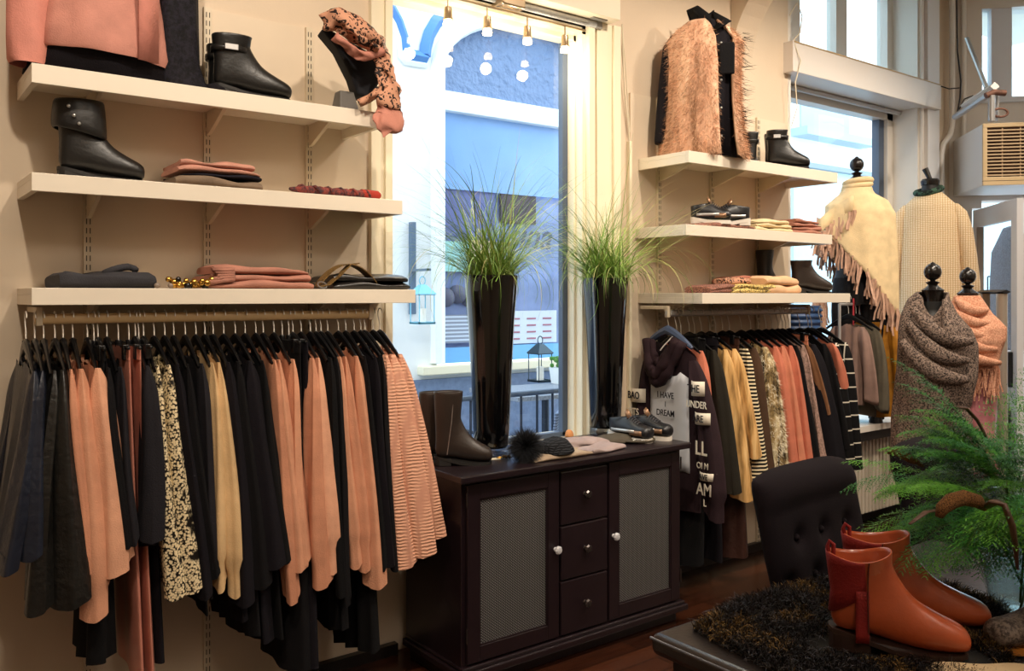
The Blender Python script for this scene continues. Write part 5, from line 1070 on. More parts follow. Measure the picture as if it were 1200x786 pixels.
# ================= DISPLAY MANNEQUINS, TABLE, CHAIRS =================
mfin = plain('turned_black_wood', '14100f', .25, coat=.3)
def neck_finial(par, z, s=1, cx=0, cy=0):
    MB().lathe([(.001, 0), (.058*s, 0), (.060*s, .07*s), (.064*s, .078*s), (.05*s, .088*s), (.034*s, .10*s), (.026*s, .11*s), (.034*s, .118*s), (.04*s, .125*s), (.024*s, .132*s), (.001, .132*s)], (cx, cy, z), 28).build('neck_cap', mfin, par)
    MB().lathe([(.012*s, 0)]+[(.048*s*math.sin(PI*i/12)**.9+.001, .008*s+.05*s-.05*s*math.cos(PI*i/12)) for i in range(1, 12)]+[(.012*s, .112*s), (.001, .118*s)], (cx, cy, z+.128*s), 28).build('finial', mfin, par)
def rings(levels, n=56, folds=None):
    R = []
    for (z, cx, cy, rx, ry) in levels:
        ring = []
        for i in range(n):
            a = 2*PI*i/n; f = 1+(folds(a, z) if folds else 0)
            ring.append(Vector((cx+rx*f*math.cos(a), cy+ry*f*math.sin(a), z)))
        R.append(ring)
    return R
def interp(levels, m=5):
    out = []
    for i in range(len(levels)-1):
        for j in range(m):
            t = j/m; out.append(tuple(a+(b-a)*t for a, b in zip(levels[i], levels[i+1])))
    return out+[levels[-1]]
def strips(par, pts, L, w, mat, name='fringe', sway=.15, seed=1, kind=None, seg=4):
    rnd = random.Random(seed); V, F = [], []
    for p in pts:
        p = Vector(p); d = Vector((rnd.gauss(0, sway), rnd.gauss(0, sway), -1)); s = Vector((math.cos(rnd.uniform(-.6, .6)), math.sin(rnd.uniform(-.6, .6)), 0)); l = L*rnd.uniform(.75, 1.1); b = len(V)
        for k in range(seg+1):
            f = k/seg; q = p+d*l*f+Vector((.006*math.sin(5*f+rnd.random()), 0, 0)); V += [tuple(q-s*w), tuple(q+s*w), tuple(q+s*w+Vector((0, .0025, 0))), tuple(q-s*w+Vector((0, .0025, 0)))]
            if k:
                for e in range(4): F.append((b+4*(k-1)+e, b+4*(k-1)+(e+1) % 4, b+4*k+(e+1) % 4, b+4*k+e))
        F.append((b+4*seg, b+4*seg+1, b+4*seg+2, b+4*seg+3))
    o = MB().add(V, F).build(name, mat, par, smooth=False); o['kind'] = 'stuff'; return o
SZ = .74
# -- mannequin with black trousers under cream poncho
mp = Vector((Xat(1004, 3.27), 3.27, 0)); rz = face(1004)
r = thing('mannequin', 'black full mannequin with ball finial in dark trousers standing on the window sill', 'mannequin', (mp.x, mp.y, SZ), rz)
neck_finial(r, 1.60-.02, .95)
tm = cloth('trouser_black', '1a181a', .7)
body_l = interp([(.80, 0, 0, .15, .10), (.95, 0, 0, .15, .10), (1.10, 0, 0, .12, .09), (1.35, 0, 0, .16, .10), (1.5, 0, 0, .17, .09), (1.58, 0, 0, .07, .07), (1.60, 0, 0, .055, .055)])
MB().loft(rings(body_l)).build('torso', plain('mannequin_black', '181818', .5), r)
lg = MB()
for sx, kk in ((-.075, 0), (.075, 1)):
    lg.loft([ring2(sx*(1+.25*(1-zz/.85)) + (.03 if kk else -.0), 0, rr*(1.0), rr*.95, zz, 28, f=.04, k=5, ph=zz*9) for zz, rr in ((.02, .05), (.2, .062), (.45, .068), (.6, .078), (.75, .088), (.88, .09))])
lg.loft(rings([(.8, 0, 0, .16, .105), (.88, 0, 0, .162, .105), (.98, 0, 0, .15, .10)])); lg.build('trousers', tm, r)
for sx in (-.09, .12): MB().lathe([(.03, 0), (.045, 0), (.04, .04), (.001, .05)], (sx, -.02, 0), 16, sy=1.8).build('foot', MT['mannequin_black'], r)
MB().tube([(-.02, -.11, .84), (-.022, -.115, .60)], .006, 6).build('red_ribbon', plain('ribbon_red', 'c43a44', .5), r); 
pm_ = cloth('poncho_cream', 'e8cfa2', .9, sheen=.2); 
r2 = thing('cream_poncho', 'cream yellow poncho with beige suede fringe on the tall mannequin', 'poncho', (mp.x, mp.y, SZ), rz)
def pf(a, z): return .05*math.sin(5*a+2)*sm((1.5-z)/.5)+.025*math.sin(11*a+z*3)*sm((1.5-z)/.5)
lv = interp([(1.645, 0, 0, .065, .065), (1.63, 0, 0, .085, .08), (1.59, 0, 0, .09, .085), (1.55, .0, 0, .115, .10), (1.50, .01, 0, .185, .12), (1.42, .02, 0, .222, .145), (1.25, .02, 0, .225, .165), (1.0, .01, 0, .235, .18), (.80, .0, 0, .245, .19)], 4)
R = rings(lv, 64, pf); nb = len(R)
def hemz(a): return .77+.17*(.5-.5*math.cos(a)) if math.cos(a) > -.2 else .86+.22*(-math.cos(a))-.0
for i, ring in enumerate(R):
    f = i/(nb-1)
    for j, p in enumerate(ring):
        a = 2*PI*j/64; hz = 1.0-.30*math.cos(a-.25)*1.0; hz = max(.68, hz)
        if p.z < 1.5: s = (1.5-p.z)/(1.5-.80); p.z = 1.5+(hz-1.5)*s
MB().loft(R, True, False, False).build('body', pm_, r2, solid=.008, angle=180)
cw = [ring2(0, 0, .068+.006*k, .064+.006*k, 1.60+.02*k-.0, 30, f=.05, k=3, ph=k) for k in range(0, 3)]
for k in range(3): MB().tube([(.083*math.cos(a)+.004*k, .075*math.sin(a), 1.585+.026*k+.012*math.sin(a+k)) for a in [2*PI*i/24 for i in range(25)]], .02, 8).build('collar_roll', pm_, r2, angle=180)
frm = plain('suede_fringe', 'c49c84', .8, var=.2, vs=30)
hem = [p for p in R[-1] if p.y < .12]; P_ = []
for p in R[-1]:
    for q in range(3): P_.append(p+Vector((random.uniform(-.012, .012), random.uniform(-.01, .01), random.uniform(-.005, .03))))
strips(r2, P_, .17, .0065, frm, seed=4)
# shoulder flap with fringe at the left
fl = [[Vector((-.04-.19*i/8+0*j, -.15-.015*math.sin(i), 1.50-.0-.10*(i/8)**1.6-.06*j)) for i in range(9)] for j in range(3)]
fl = [[Vector((x, -.125-.02*math.cos(i*.8)-.008*j, 1.535-.16*((-.0-x)/.24)**1.5-.05*j)) for i, x in enumerate([-.02-.225*i/8 for i in range(9)])] for j in range(3)]
MB().loft(fl, close=False).build('shoulder_flap', pm_, r2, solid=.01, angle=180)
P_ = [p+Vector((random.uniform(-.012, .012), random.uniform(-.012, .0), 0)) for p in fl[-1] for _ in range(5)]; strips(r2, P_, .15, .0065, frm, seed=8)
P_ = [Vector((-.235+random.uniform(-.02, .02), random.uniform(-.1, .1), 1.38+random.uniform(-.02, .02))) for _ in range(22)]; strips(r2, P_, .17, .0065, frm, seed=9)
P_ = [Vector((-.24+random.uniform(-.04, .03), random.uniform(-.12, .1), .84+random.uniform(-.05, .03))) for _ in range(50)]; strips(r2, P_, .18, .0065, frm, seed=10)
# -- woven cream sweater on bust
mp = Vector((Xat(1090, 3.2), 3.2, 0)); rz = face(1090)
r = thing('bust_stand', 'bust form with slanted black neck plug under the cream woven sweater', 'mannequin', (mp.x, mp.y, SZ), rz)
MB().lathe([(.001, 0), (.12, 0), (.12, .02), (.02, .03), (.018, .9), (.001, .9)], (0, 0, 0), 24).build('stand', mfin, r)
MB().loft(rings(interp([(.85, 0, 0, .12, .09), (1.2, 0, 0, .14, .1), (1.45, 0, 0, .16, .09), (1.56, 0, 0, .07, .06), (1.68, 0, 0, .055, .055)]))).build('torso', MT['mannequin_black'], r)
MB().lathe([(.001, 0), (.062, 0), (.066, .03), (.055, .045), (.02, .05), (.001, .05)], (0, 0, 1.675), 24).build('neck_cap', mfin, r); MB().tube([(0, 0, 1.72), (-.035, 0, 1.80)], [.016, .022], 10).build('neck_plug', mfin, r)
wov = patt('woven_cream', 'knit', ['eed9b8', 'c9a678', '000000'], 24, .9, .6)
r = thing('woven_sweater', 'cream woven knit sweater on the bust beside the pipe', 'sweater', (mp.x, mp.y, SZ), rz)
MB().loft(rings(interp([(.62, 0, 0, .215, .16), (.9, 0, 0, .215, .155), (1.2, 0, 0, .205, .15), (1.42, 0, 0, .205, .13), (1.52, 0, 0, .18, .11), (1.60, 0, 0, .10, .08), (1.625, 0, 0, .075, .07)]), 56, lambda a, z: .015*math.sin(4*a+z*4)), True, False, False).build('body', wov, r, angle=180)
for sx in (-1, 1): MB().loft([ring2(sx*xx, -.02, rr, rr*.9, zz, 24, f=.03, k=3, ph=zz*5) for xx, zz, rr in ((.285, .78, .05), (.27, .95, .058), (.245, 1.15, .062), (.215, 1.35, .062), (.19, 1.47, .05), (.165, 1.53, .02))]).build('sleeve', wov, r, angle=180)
gsc = patt('green_dots', 'leopard', ['3e5a4a', '141c1a', '1a2420'], 22, .8)
r = thing('green_scarf', 'dark green dotted scarf around the neck and left side of the woven sweater', 'scarf', (mp.x, mp.y, SZ), rz)
MB().tube([(.085*math.cos(a)-.01, .08*math.sin(a), 1.635+.015*math.cos(a)+.02*math.sin(a)) for a in [2*PI*i/24 for i in range(25)]], .022, 10).build('loop', gsc, r, angle=180)
MB().loft([ring2(-.20-.05*math.sin((1.5-zz)*1.2)-xx, .07, .05+.035*sm((1.5-zz)/.4), .03, zz, 24, f=.18, k=4, ph=zz*4) for zz, xx in ((.56, .02), (.62, .05), (.75, .04), (.9, .04), (1.1, .03), (1.3, .0), (1.45, -.05), (1.58, -.13))]).build('tail', gsc, r, angle=180)
# -- tweed shawl bust, floor standing
def floor_bust(label, px, t, py_top, s=1):
    dx, dy = dirx(px); x, y = dx*t, dy*t; zt_ = Zat(py_top, t)-.25*s
    r = thing('display_bust', label, 'mannequin', (x, y, 0), face(px))
    neck_finial(r, zt_-.0, s)
    MB().lathe([(.001, 0), (.15, 0), (.15, .02), (.03, .05), (.022, .1), (.022, .8), (.001, .8)], (0, 0, 0), 24).build('stand', mfin, r)
    return r, zt_
r, zn = floor_bust('black bust form with ball finial wearing the grey tweed shawl', 1093, 4.7, 306, .92)
MB().loft(rings(interp([(.75, 0, 0, .13, .10), (1.0, 0, 0, .12, .09), (1.25, 0, 0, .15, .1), (zn-.13, 0, 0, .15, .09), (zn-.04, 0, 0, .06, .055), (zn+.01, 0, 0, .055, .055)]))).build('torso', MT['mannequin_black'], r)
twd = patt('grey_tweed', 'tweed', ['211c1d', '9a8578'], 110, .95, .5)
loc = r.location.copy(); rzz = r.rotation_euler.z
s_ = thing('tweed_shawl', 'large grey brown tweed shawl wrapped around the black bust', 'shawl', loc, rzz)
def tf(a, z): return .05*math.sin(3*a+6*z)+.035*math.sin(7*a-9*z+1)*sm((zn-z)/.3)+.03*math.sin(13*a+4*z)*sm((zn-.3-z)/.4)
lv = interp([(zn+.06, -.0, 0, .075, .07), (zn+.02, -.02, 0, .10, .09), (zn-.06, -.02, 0, .135, .115), (zn-.14, .0, 0, .175, .14), (zn-.22, .01, 0, .19, .155), (zn-.40, .01, -.01, .195, .165), (zn-.55, .0, 0, .185, .15), (zn-.68, -.035, 0, .16, .13), (.62, -.04, 0, .165, .13)], 6)
R = rings(lv, 72, tf)
for ring in R:
    for j, p in enumerate(ring):                # open neck: front dips into a V
        a = 2*PI*j/72; fr = max(0, math.sin(-a-.0))**3*(1 if math.cos(a) > -.6 else .5)
        if p.z > zn-.14: p.z -= fr*.13*sm((p.z-(zn-.18))/.2); 
MB().loft(R, True, False, False).build('wrap', twd, s_, solid=.01, angle=180)
for k, (x0, x1, zA, zB, yy, rr) in enumerate(((-.12, .17, zn-.10, zn-.30, -.13, .028), (-.10, .19, zn-.02, zn-.20, -.12, .026), (-.15, .17, zn-.20, zn-.40, -.14, .03), (.06, .10, zn+.02, zn-.22, -.10, .03))):
    pts = [(x0+(x1-x0)*i/14, yy-.045*math.sin(PI*i/14)*1.0+.0, zA+(zB-zA)*(i/14)**.8-.05*math.sin(PI*i/14)) for i in range(15)]
    w = MB().tube(pts, [rr*(.3+.9*math.sin(PI*(i+1)/16)) for i in range(15)], 12, flat=1.3); w.build('fold', twd, s_, angle=180)
MB().loft([ring2(x, -.05, rx, .05, zz, 30, f=.10, k=6, ph=zz*8) for zz, rx, x in ((.60, .095, .06), (.8, .10, .07), (.95, .105, .08), (1.05, .08, .07))], True, True, True).build('hanging_end', twd, s_, angle=180)
strips(s_, [(random.uniform(-.05, .17), -.06+random.uniform(-.05, .05), .62) for _ in range(50)]+[(-.2+random.random()*.02, random.uniform(-.1, .1), .68) for _ in range(12)], .09, .002, twd, seed=14)
# -- peach scarf bust
r, zn = floor_bust('black bust form with ball finial wearing the peach fringed scarf', 1134, 5.05, 312, .92)
pinkt = plain('pink_satin_top', 'b8747a', .4, var=.2, vs=14, bmp=.3, bs=14)
MB().loft(rings(interp([(.55, 0, 0, .16, .11), (.8, 0, 0, .145, .10), (1.0, 0, 0, .15, .10), (1.25, 0, 0, .16, .1), (zn-.13, 0, 0, .15, .09), (zn-.04, 0, 0, .06, .055), (zn+.01, 0, 0, .055, .055)]), 56, lambda a, z: .02*math.sin(9*a+z*7)*(z < 1.2))).build('pink_top', pinkt, r, angle=180)
loc = r.location.copy(); rzz = r.rotation_euler.z
MB().loft([ring2(-.09, -.07, rx, .06, zz, 24, f=.05) for zz, rx in ((.80, .05), (.9, .09), (1.05, .10), (1.15, .07))]).build('black_sash', blk[0], r, angle=180)
pk2 = patt('peach_weave', 'tweed', ['c07f62', 'ecb596'], 120, .9, .5)
s_ = thing('peach_scarf', 'peach fringed scarf bundled around the right black bust', 'scarf', loc, rzz)
def tf2(a, z): return .06*math.sin(3*a+14*z)+.035*math.sin(7*a-16*z)
lv = interp([(zn+.055, 0, 0, .064, .062), (zn+.02, -.0, 0, .082, .078), (zn-.05, .0, 0, .115, .105), (zn-.13, .02, -.01, .165, .14), (zn-.20, .02, -.01, .175, .15), (zn-.28, .02, 0, .155, .14), (zn-.38, .0, 0, .15, .13)], 6)
R = rings(lv, 64, tf2); MB().loft(R, True, False, False).build('wrap', pk2, s_, solid=.01, angle=180)
for k in range(5):
    pts = [((-.06-.022*k)+(.16+.038*k)*i/14, -.06-.012*k-.07*math.sin(PI*i/14), zn+.035-.055*k-(.06+.02*k)*(i/14)**.9-.03*math.sin(PI*i/14)) for i in range(15)]
    MB().tube(pts, [.024*(.3+.9*math.sin(PI*(i+1)/16)) for i in range(15)], 12, flat=1.2).build('fold', pk2, s_, angle=180)
P_ = [p+Vector((random.uniform(-.01, .01), random.uniform(-.02, 0), random.uniform(0, .05))) for p in R[-1] if p.y < .08 for _ in range(3)]; strips(s_, P_, .17, .0035, pk2, seed=5, sway=.1)
P_ = [Vector((-.14+.01*i, -.13, zn-.52-.004*i)) for i in range(12) for _ in range(2)]; strips(s_, P_, .08, .004, plain('pale_pink_tassel', 'cf9c96', .8), seed=6)
# -- jackets on a low stand in the right window
def window_garment(name, label, cat, px, y, w, top, bot, mat, rz, thk=.05, sl=True, extra=None):
    x = Xat(px, y); t = tat(px, y); z1 = Zat(top, t); z0 = Zat(bot, t)
    r = thing(name, label, cat, (x, y, z1+.09), rz)
    hb = w/2-.05; b, sf = body_mesh(hb, hb*1.05, -.09, z0-z1-.07, .03, thk, 0, int(px), nf=4, fa=.4, nd=.04); b.build('body', mat, r, angle=180)
    if sl:
        for sg in (-1, 1): sleeve_mesh(sg*(hb-.01), -.15, sg*(w/2), (z0-z1)*.92, .03, .045, .04, .05, 0, int(px)+sg).build('sleeve', mat, r, angle=180)
    if extra: extra(r, hb)
    hanger(x, y, z1+.09, False, 'black hanger of the '+label, 'window hangers').rotation_euler = (0, 0, rz); return r
sr = thing('garment_stand', 'small dark rail standing on the window sill for the brown jackets', 'clothes rail', (5.18, 3.24, SZ))
MB().tube([(0, 0, .80), (.62, 0, .80)], .010, 8).build('bar', MT['rail_grey'], sr)
for x in (.0, .62): MB().tube([(x, 0, 0), (x, 0, .80)], .010, 8).tube([(x, -.13, .01), (x, .13, .01)], .010, 8).build('leg', MT['rail_grey'], sr)
ochre = cloth('ochre_suede', 'a8701f', .6, var=.25); ogr = cloth('olive_grey', '5f584a'); pgr = cloth('pinkish_grey', '93776c')
zrod = None
def wj(name, label, cat, x, mat, bot, rz, w=.42, thk=.05):
    y = 3.24; r = thing(name, label, cat, (x, y, SZ+.80), rz); hb = w/2-.05
    b, sf = body_mesh(hb, hb*1.05, -.09, -(SZ+.80-bot), .03, thk, 0, int(x*100), nf=4, fa=.4, nd=.04); b.build('body', mat, r, angle=180)
    for sg in (-1, 1): sleeve_mesh(sg*(hb-.01), -.15, sg*(w/2), -(SZ+.80-bot)*.93, .03, .045, .04, .05, 0, int(x*100)+sg).build('sleeve', mat, r, angle=180)
    h = hanger(x, y, SZ+.80, False, 'black hanger of the '+label, None); del h['group']; h.rotation_euler = (0, 0, rz); return r, hb
wj('cardigan', 'pinkish grey cardigan in the right window, left of the brown jacket', 'cardigan', 5.29, pgr, .86, .08, .30)
wj('jacket', 'olive grey jacket in the right window behind the brown jacket', 'jacket', 5.38, ogr, .80, .08, .36)
r, hb = wj('jacket', 'brown ochre suede jacket with tied waist in the right window', 'jacket', 5.48, ochre, .79, .15, .50, .07)
MB().tube([(-.085, -.12, -.52), (-.10, -.06, -.56), (-.10, 0, -.54), (-.09, .05, -.6), (-.085, .06, -.7)], [.02, .016, .03, .018, .008], 8).build('tie_belt', ochre, r, angle=180); MB().box(-.075, -.06, -.14, .14, -.30, -.12).build('yoke', ochre, r, bevel=.006)
puf = plain('puffer_blue', '34507a', .4, var=.2, vs=12)
o = MB().loft(rings([(zz, 0, 0, .17+.02*math.sin(zz*PI/.04)**2, .10+.018*math.sin(zz*PI/.04)**2) for zz in [i*.01 for i in range(58)]], 40)).build('puffer_jacket', puf, None, angle=180, loc=(Xat(938, 3.45), 3.45, .96)); tag(o, 'blue quilted puffer jacket glimpsed in the window behind the right rail', 'jacket')
pd = thing('plinth_block', 'white display block on the sill under the blue puffer jacket', 'display block', (Xat(938, 3.45), 3.45, SZ)); MB().box(-.15, .15, -.1, .1, 0, .22).build('block', mwhite, pd, smooth=False, bevel=.005)
boot('court_shoe', 'dark grey shoe on the window sill beside the checked dresses', plain('shoe_grey', '3a3838', .4), (5.02, 3.30), (5.22, 3.15), SZ, H=.22, wd=1.0)
# coat seen through the door glass
cp = Vector((dirx(1190)[0]*7.9, dirx(1190)[1]*7.9, 0)); r = thing('street_coat', 'grey wool coat on a stand outside behind the door glass', 'coat', cp, face(1190))
cm = patt('grey_wool', 'tweed', ['50545c', '767a82'], 120, .9, .3)
MB().loft(rings(interp([(1.10, 0, 0, .25, .16), (1.4, 0, 0, .22, .15), (1.8, 0, 0, .20, .14), (2.0, 0, 0, .19, .12), (2.12, -.02, 0, .12, .10), (2.22, -.03, 0, .07, .07), (2.24, -.03, 0, .02, .02)]), 48, lambda a, z: .03*math.sin(5*a+2*z))).build('body', cm, r, angle=180)
MB().tube([(.03, -.15, 1.45), (.03, -.15, 1.5)], .02, 8).build('button', mslot, r); MB().lathe([(.001, 0), (.2, 0), (.2, .03), (.02, .05), (.02, 1.12), (.001, 1.12)], (0, 0, 0), 16).build('stand', mfin, r)
sp_ = Vector((dirx(1183)[0]*9.0, dirx(1183)[1]*9.0, 0)); r = thing('flower_stand', 'dark wire flower stand with pink blossoms outside the door', 'flower stand', sp_, face(1183)); w = MB()
for i in range(4): w.tube([(-.2+.13*i, 0, 0), (-.2+.13*i, 0, 1.8)], .008, 6)
for i in range(5): w.tube([(-.2, 0, 1.0+.2*i), (.2, 0, 1.0+.2*i)], .008, 6)
w.build('frame', MT['rail_dark'], r); w = MB(); rn = random.Random(8)
for i in range(30): w.sphere((rn.uniform(-.2, .2), -.03, 1.42+rn.uniform(-.04, .04)), .03, 6, 4)
w.build('blossoms', plain('blossom', 'd890a0', .6), r)
# security gate / handrail pair
r = thing('security_gate', 'pair of pale steel posts with black caps just inside the door', 'security gate', (0, 0, 0)); gm = plain('gate_steel', 'b9aea0', .35, .5)
def gp(px, t): d = dirx(px); return Vector((d[0]*t, d[1]*t, 0))
a, b_ = gp(1155, 5.5), gp(1174, 5.35); zc = 1.61
MB().tube([a, a+Vector((0, 0, zc))], .026, 14).build('post', plain('gate_dark_steel', '8a7c6c', .4, .5), r); MB().tube([b_, b_+Vector((0, 0, zc))], .032, 16).build('post', gm, r)
dd = (b_-a).normalized(); MB().tube([a-dd*.04+Vector((0, 0, zc+.012)), b_+dd*.04+Vector((0, 0, zc+.012))], .034, 4, flat=.4).build('cap', plain('cap_black', '202022', .4), r, smooth=False)
for q in (a, b_): MB().lathe([(.001, 0), (.06, 0), (.06, .012), (.03, .03), (.001, .03)], q, 20).build('foot', MT['cap_black'], r)
tag(MB().lathe([(.001, 0), (.10, 0), (.12, .1), (.125, .75), (.11, .80), (.001, .80)], gp(1160, 6.2), 24).build('waste_bin', plain('bin_navy', '1d2b5a', .5), None), 'navy blue bin on the floor behind the steel posts', 'bin')
# ---- table
TZ = .76; mt = plain('table_leather', '2a2422', .35, var=.25, vs=12, bmp=.1, bs=90, coat=.2)
TX0, TX1, TY0, TY1 = 1.563, 2.95, .35, 1.50
r = thing('display_table', 'black leather topped display table in the front right corner', 'table', (TX0, TY1, 0)); TW, TD = TX1-TX0, TY1-TY0
MB().box(0, TW, -TD, 0, TZ-.055, TZ).build('table_top', mt, r, bevel=.018)
MB().tube([(.004, 0, TZ-.014), (.004, -TD, TZ-.014)], .004, 8).build('edge_shine', plain('shine_grey', '5e6068', .3, .2), r)  # paler grey strip imitating the shine along the table edge
MB().box(.04, TW-.04, -TD+.04, -.04, TZ-.30, TZ-.055).build('apron', plain('table_black', '171314', .35), r, smooth=False, bevel=.005)
dr = MB().box(.03, .045, -.55, -.10, TZ-.26, TZ-.08).build('drawer', MT['table_black'], r, smooth=False, bevel=.004); k = MB().sphere((.015, -.16, TZ-.12), .014, 12, 8); k.build('knob', glassk, dr)
for x in (.08, TW-.08):
    for y in (-.08, -TD+.08): MB().lathe([(.001, 0), (.022, 0), (.028, .06), (.022, .1), (.034, .3), (.03, TZ-.31), (.04, TZ-.30), (.001, TZ-.30)], (x, y, 0), 16).build('leg', MT['table_black'], r)
# ---- fur throw on the table
cs = [Pz(*p, TZ) for p in ((812, 738), (850, 715), (905, 697), (960, 686), (1020, 692), (1110, 690), (1180, 715), (1190, 800), (1060, 815), (930, 805), (880, 775), (845, 758))]
cen = sum(cs, Vector())/len(cs); cen.z = 0; nR = 14; R = []
for i in range(nR):
    f = 1-i/(nR-1)*.98; ring = []
    for j in range(72):
        q = j/72*len(cs); k0 = int(q) % len(cs); k1 = (k0+1) % len(cs); p = cs[k0].lerp(cs[k1], q-int(q)); p.z = 0
        v_ = cen+(p-cen)*f; edge = min(1, (1-f)*5); hh = .006+.022*edge*(1+.5*noise.noise(v_*9))+.012*noise.noise(v_*22+Vector((5, 0, 0)))*edge
        ring.append(Vector((v_.x, min(v_.y, 1.485), TZ+max(.004, hh))))
    R.append(ring)
th_ = thing('fur_throw', 'dark brown and black fur throw spread on the display table', 'fur throw', (0, 0, 0))
bas = MB().loft([[Vector((p.x, p.y, TZ+.001)) for p in R[0]]]+R); 
bas.build('pelt', plain('pelt_dark', '14110e', .95), th_, angle=180)
top = MB().loft(R, True, False, False); P_, N_ = sample(top, 46000, 5)
fk = [plain('fur_black', '0e0d0e', .55), plain('fur_darkbrown', '261a10', .55), plain('fur_grey', '4c4a50', .4), plain('fur_tan', '8a6a38', .6)]
# clumped colour: long black/grey guard hair plus tan patches
h1 = Pz(972, 757, TZ+.028); t1 = Pz(1136, 768, TZ+.028); h2 = h1+Vector((.165, .062, 0)); t2 = Pz(1160, 738, TZ+.028)
def segd(p, a, b):
    p, a, b = Vector((p[0], p[1])), Vector(a[:2]), Vector(b[:2]); d = b-a; q = max(0, min(1, (p-a).dot(d)/d.length_squared)); return (p-a-d*q).length
P_ = [p for p in P_ if segd(p, h1, t1) > .058 and segd(p, h2, t2) > .05]
PA = [p for p in P_ if noise.noise(Vector(p)*11) > .12]; PB = [p for p in P_ if noise.noise(Vector(p)*11) <= .12]
up = lambda P: [(.25*noise.noise(Vector(p)*8)-.35, .3*noise.noise(Vector(p)*8+Vector((9, 0, 0))), 1) for p in P]
fur(PB, up(PB), .056, .0012, [fk[0], fk[0], fk[1], fk[1], fk[2]], th_, 'long_pile', (-.2, -.4, 0), .35, seed=21, gravity=.45)
fur(PA, up(PA), .048, .0012, [fk[3], fk[1], fk[0]], th_, 'tan_pile', (-.2, -.4, 0), .35, seed=22, gravity=.45)
# ---- cognac boots
cog = plain('cognac_leather', 'a54a26', .32, var=.22, vs=9, bmp=.05, bs=120, coat=.35); reds = cloth('red_elastic', '7d1f1c', .7)
solb = plain('stacked_heel', '2e1a12', .5)
zB = TZ+.028
h1 = Pz(972, 757, zB); t1 = Pz(1136, 768, zB); 
b1 = boot('cognac_boot', 'cognac leather ankle boot with red elastic, front one on the fur throw', cog, (h1.x, h1.y), (t1.x, t1.y), zB, H=.232, heelh=.042, sole=solb, wd=1.05, dip=.016, sw=.0, elastic=reds, soleh=.010, seg=28, topcut=-.008)
h2 = h1+Vector((.165, .062, 0)); t2 = Pz(1160, 738, zB)
b2 = boot('cognac_boot', 'cognac leather ankle boot, rear one pointing to the glass vase', cog, (h2.x, h2.y), (t2.x, t2.y), zB, H=.232, heelh=.042, sole=solb, wd=1.02, dip=.016, sw=.0, elastic=reds, soleh=.010, seg=28, topcut=-.008)
for bb in (b1, b2):
    L_ = .27
    MB().tube([(.075, -.0535, .212), (.074, -.048, .18), (.074, -.0455, .13), (.076, -.0455, .05)], .0016, 5).build('side_seam', plain('seam_dark', '4a1c0e', .6), bb)
# ---- vase and fern
VP = Vector((2.45, .975, TZ)); mgl = glassy('vase_clear', (.86, .94, .95), .12, .02)
r = thing('glass_vase', 'clear tapered glass vase at the right edge of the table', 'vase', VP)
MB().lathe([(.001, .004), (.085, .004), (.10, .02), (.145, .22), (.165, .30), (.160, .30), (.14, .22), (.095, .025), (.001, .02)], (0, 0, 0), 40).build('glass', mgl, r, angle=60)
MB().lathe([(.001, 0), (.088, 0), (.09, .006), (.001, .006)], (0, 0, 0), 32).build('foot', mgl, r)
pl_ = thing('fern_bouquet', 'feathery green fern bouquet with brown cattails in the glass vase', 'plant', VP+Vector((0, 0, .02)))
rnd = random.Random(12); FV, FF, FM = [], [], []
def strip(pts, w0, mi, side=None):
    b = len(FV); K = len(pts)
    for k, p in enumerate(pts):
        d = (pts[min(k+1, K-1)]-pts[max(k-1, 0)]); s = d.cross(side or Vector((0, 0, 1)))
        s = s.normalized() if s.length > 1e-6 else Vector((1, 0, 0)); w = w0*(1-.8*k/(K-1)); FV.append(tuple(p-s*w)); FV.append(tuple(p+s*w))
        if k: FF.append((b+2*k-2, b+2*k-1, b+2*k+1, b+2*k)); FM.append(mi)
def frond(base, az, el, Ln, droop, wid, mi):
    K = 22; p = Vector(base); e = el; pts = []; dirs = []
    for k in range(K):
        d = Vector((math.cos(az)*math.cos(e), math.sin(az)*math.cos(e), math.sin(e))); pts.append(p.copy()); dirs.append(d); p = p+d*Ln/(K-1); e -= droop/(K-1)*(k/K*1.6)
    strip(pts, .0022, 3)
    for k in range(6, K):
        f = (k-6)/(K-7); wl = wid*math.sin(PI*(.12+.85*f))**.8
        up_ = Vector((0, 0, 1)); sd = dirs[k].cross(up_).normalized(); 
        for h in (0, .5):
            for sg in (-1, 1):
                q = pts[k]+dirs[k]*(Ln/K*h); dd = (sd*sg+dirs[k]*.75+Vector((0, 0, rnd.uniform(-.25, .15)))).normalized(); M_ = 6; l2 = wl*rnd.uniform(.8, 1.1)
                bp = [q+dd*l2*j/M_+Vector((0, 0, -.25*l2*(j/M_)**2)) for j in range(M_+1)]
                strip(bp, .0009, mi)
                for j in range(1, M_+1):
                    for s3 in (-1, 1):
                        d3 = (dd.cross(Vector((0, 0, 1)))*s3*.9+dd*.8+Vector((rnd.gauss(0, .2), rnd.gauss(0, .2), rnd.gauss(0, .3)))).normalized(); l3 = .26*wl*(1.1-.6*j/M_)
                        strip([bp[j], bp[j]+d3*l3], .0016, mi if rnd.random() < .8 else (mi+1) % 3)
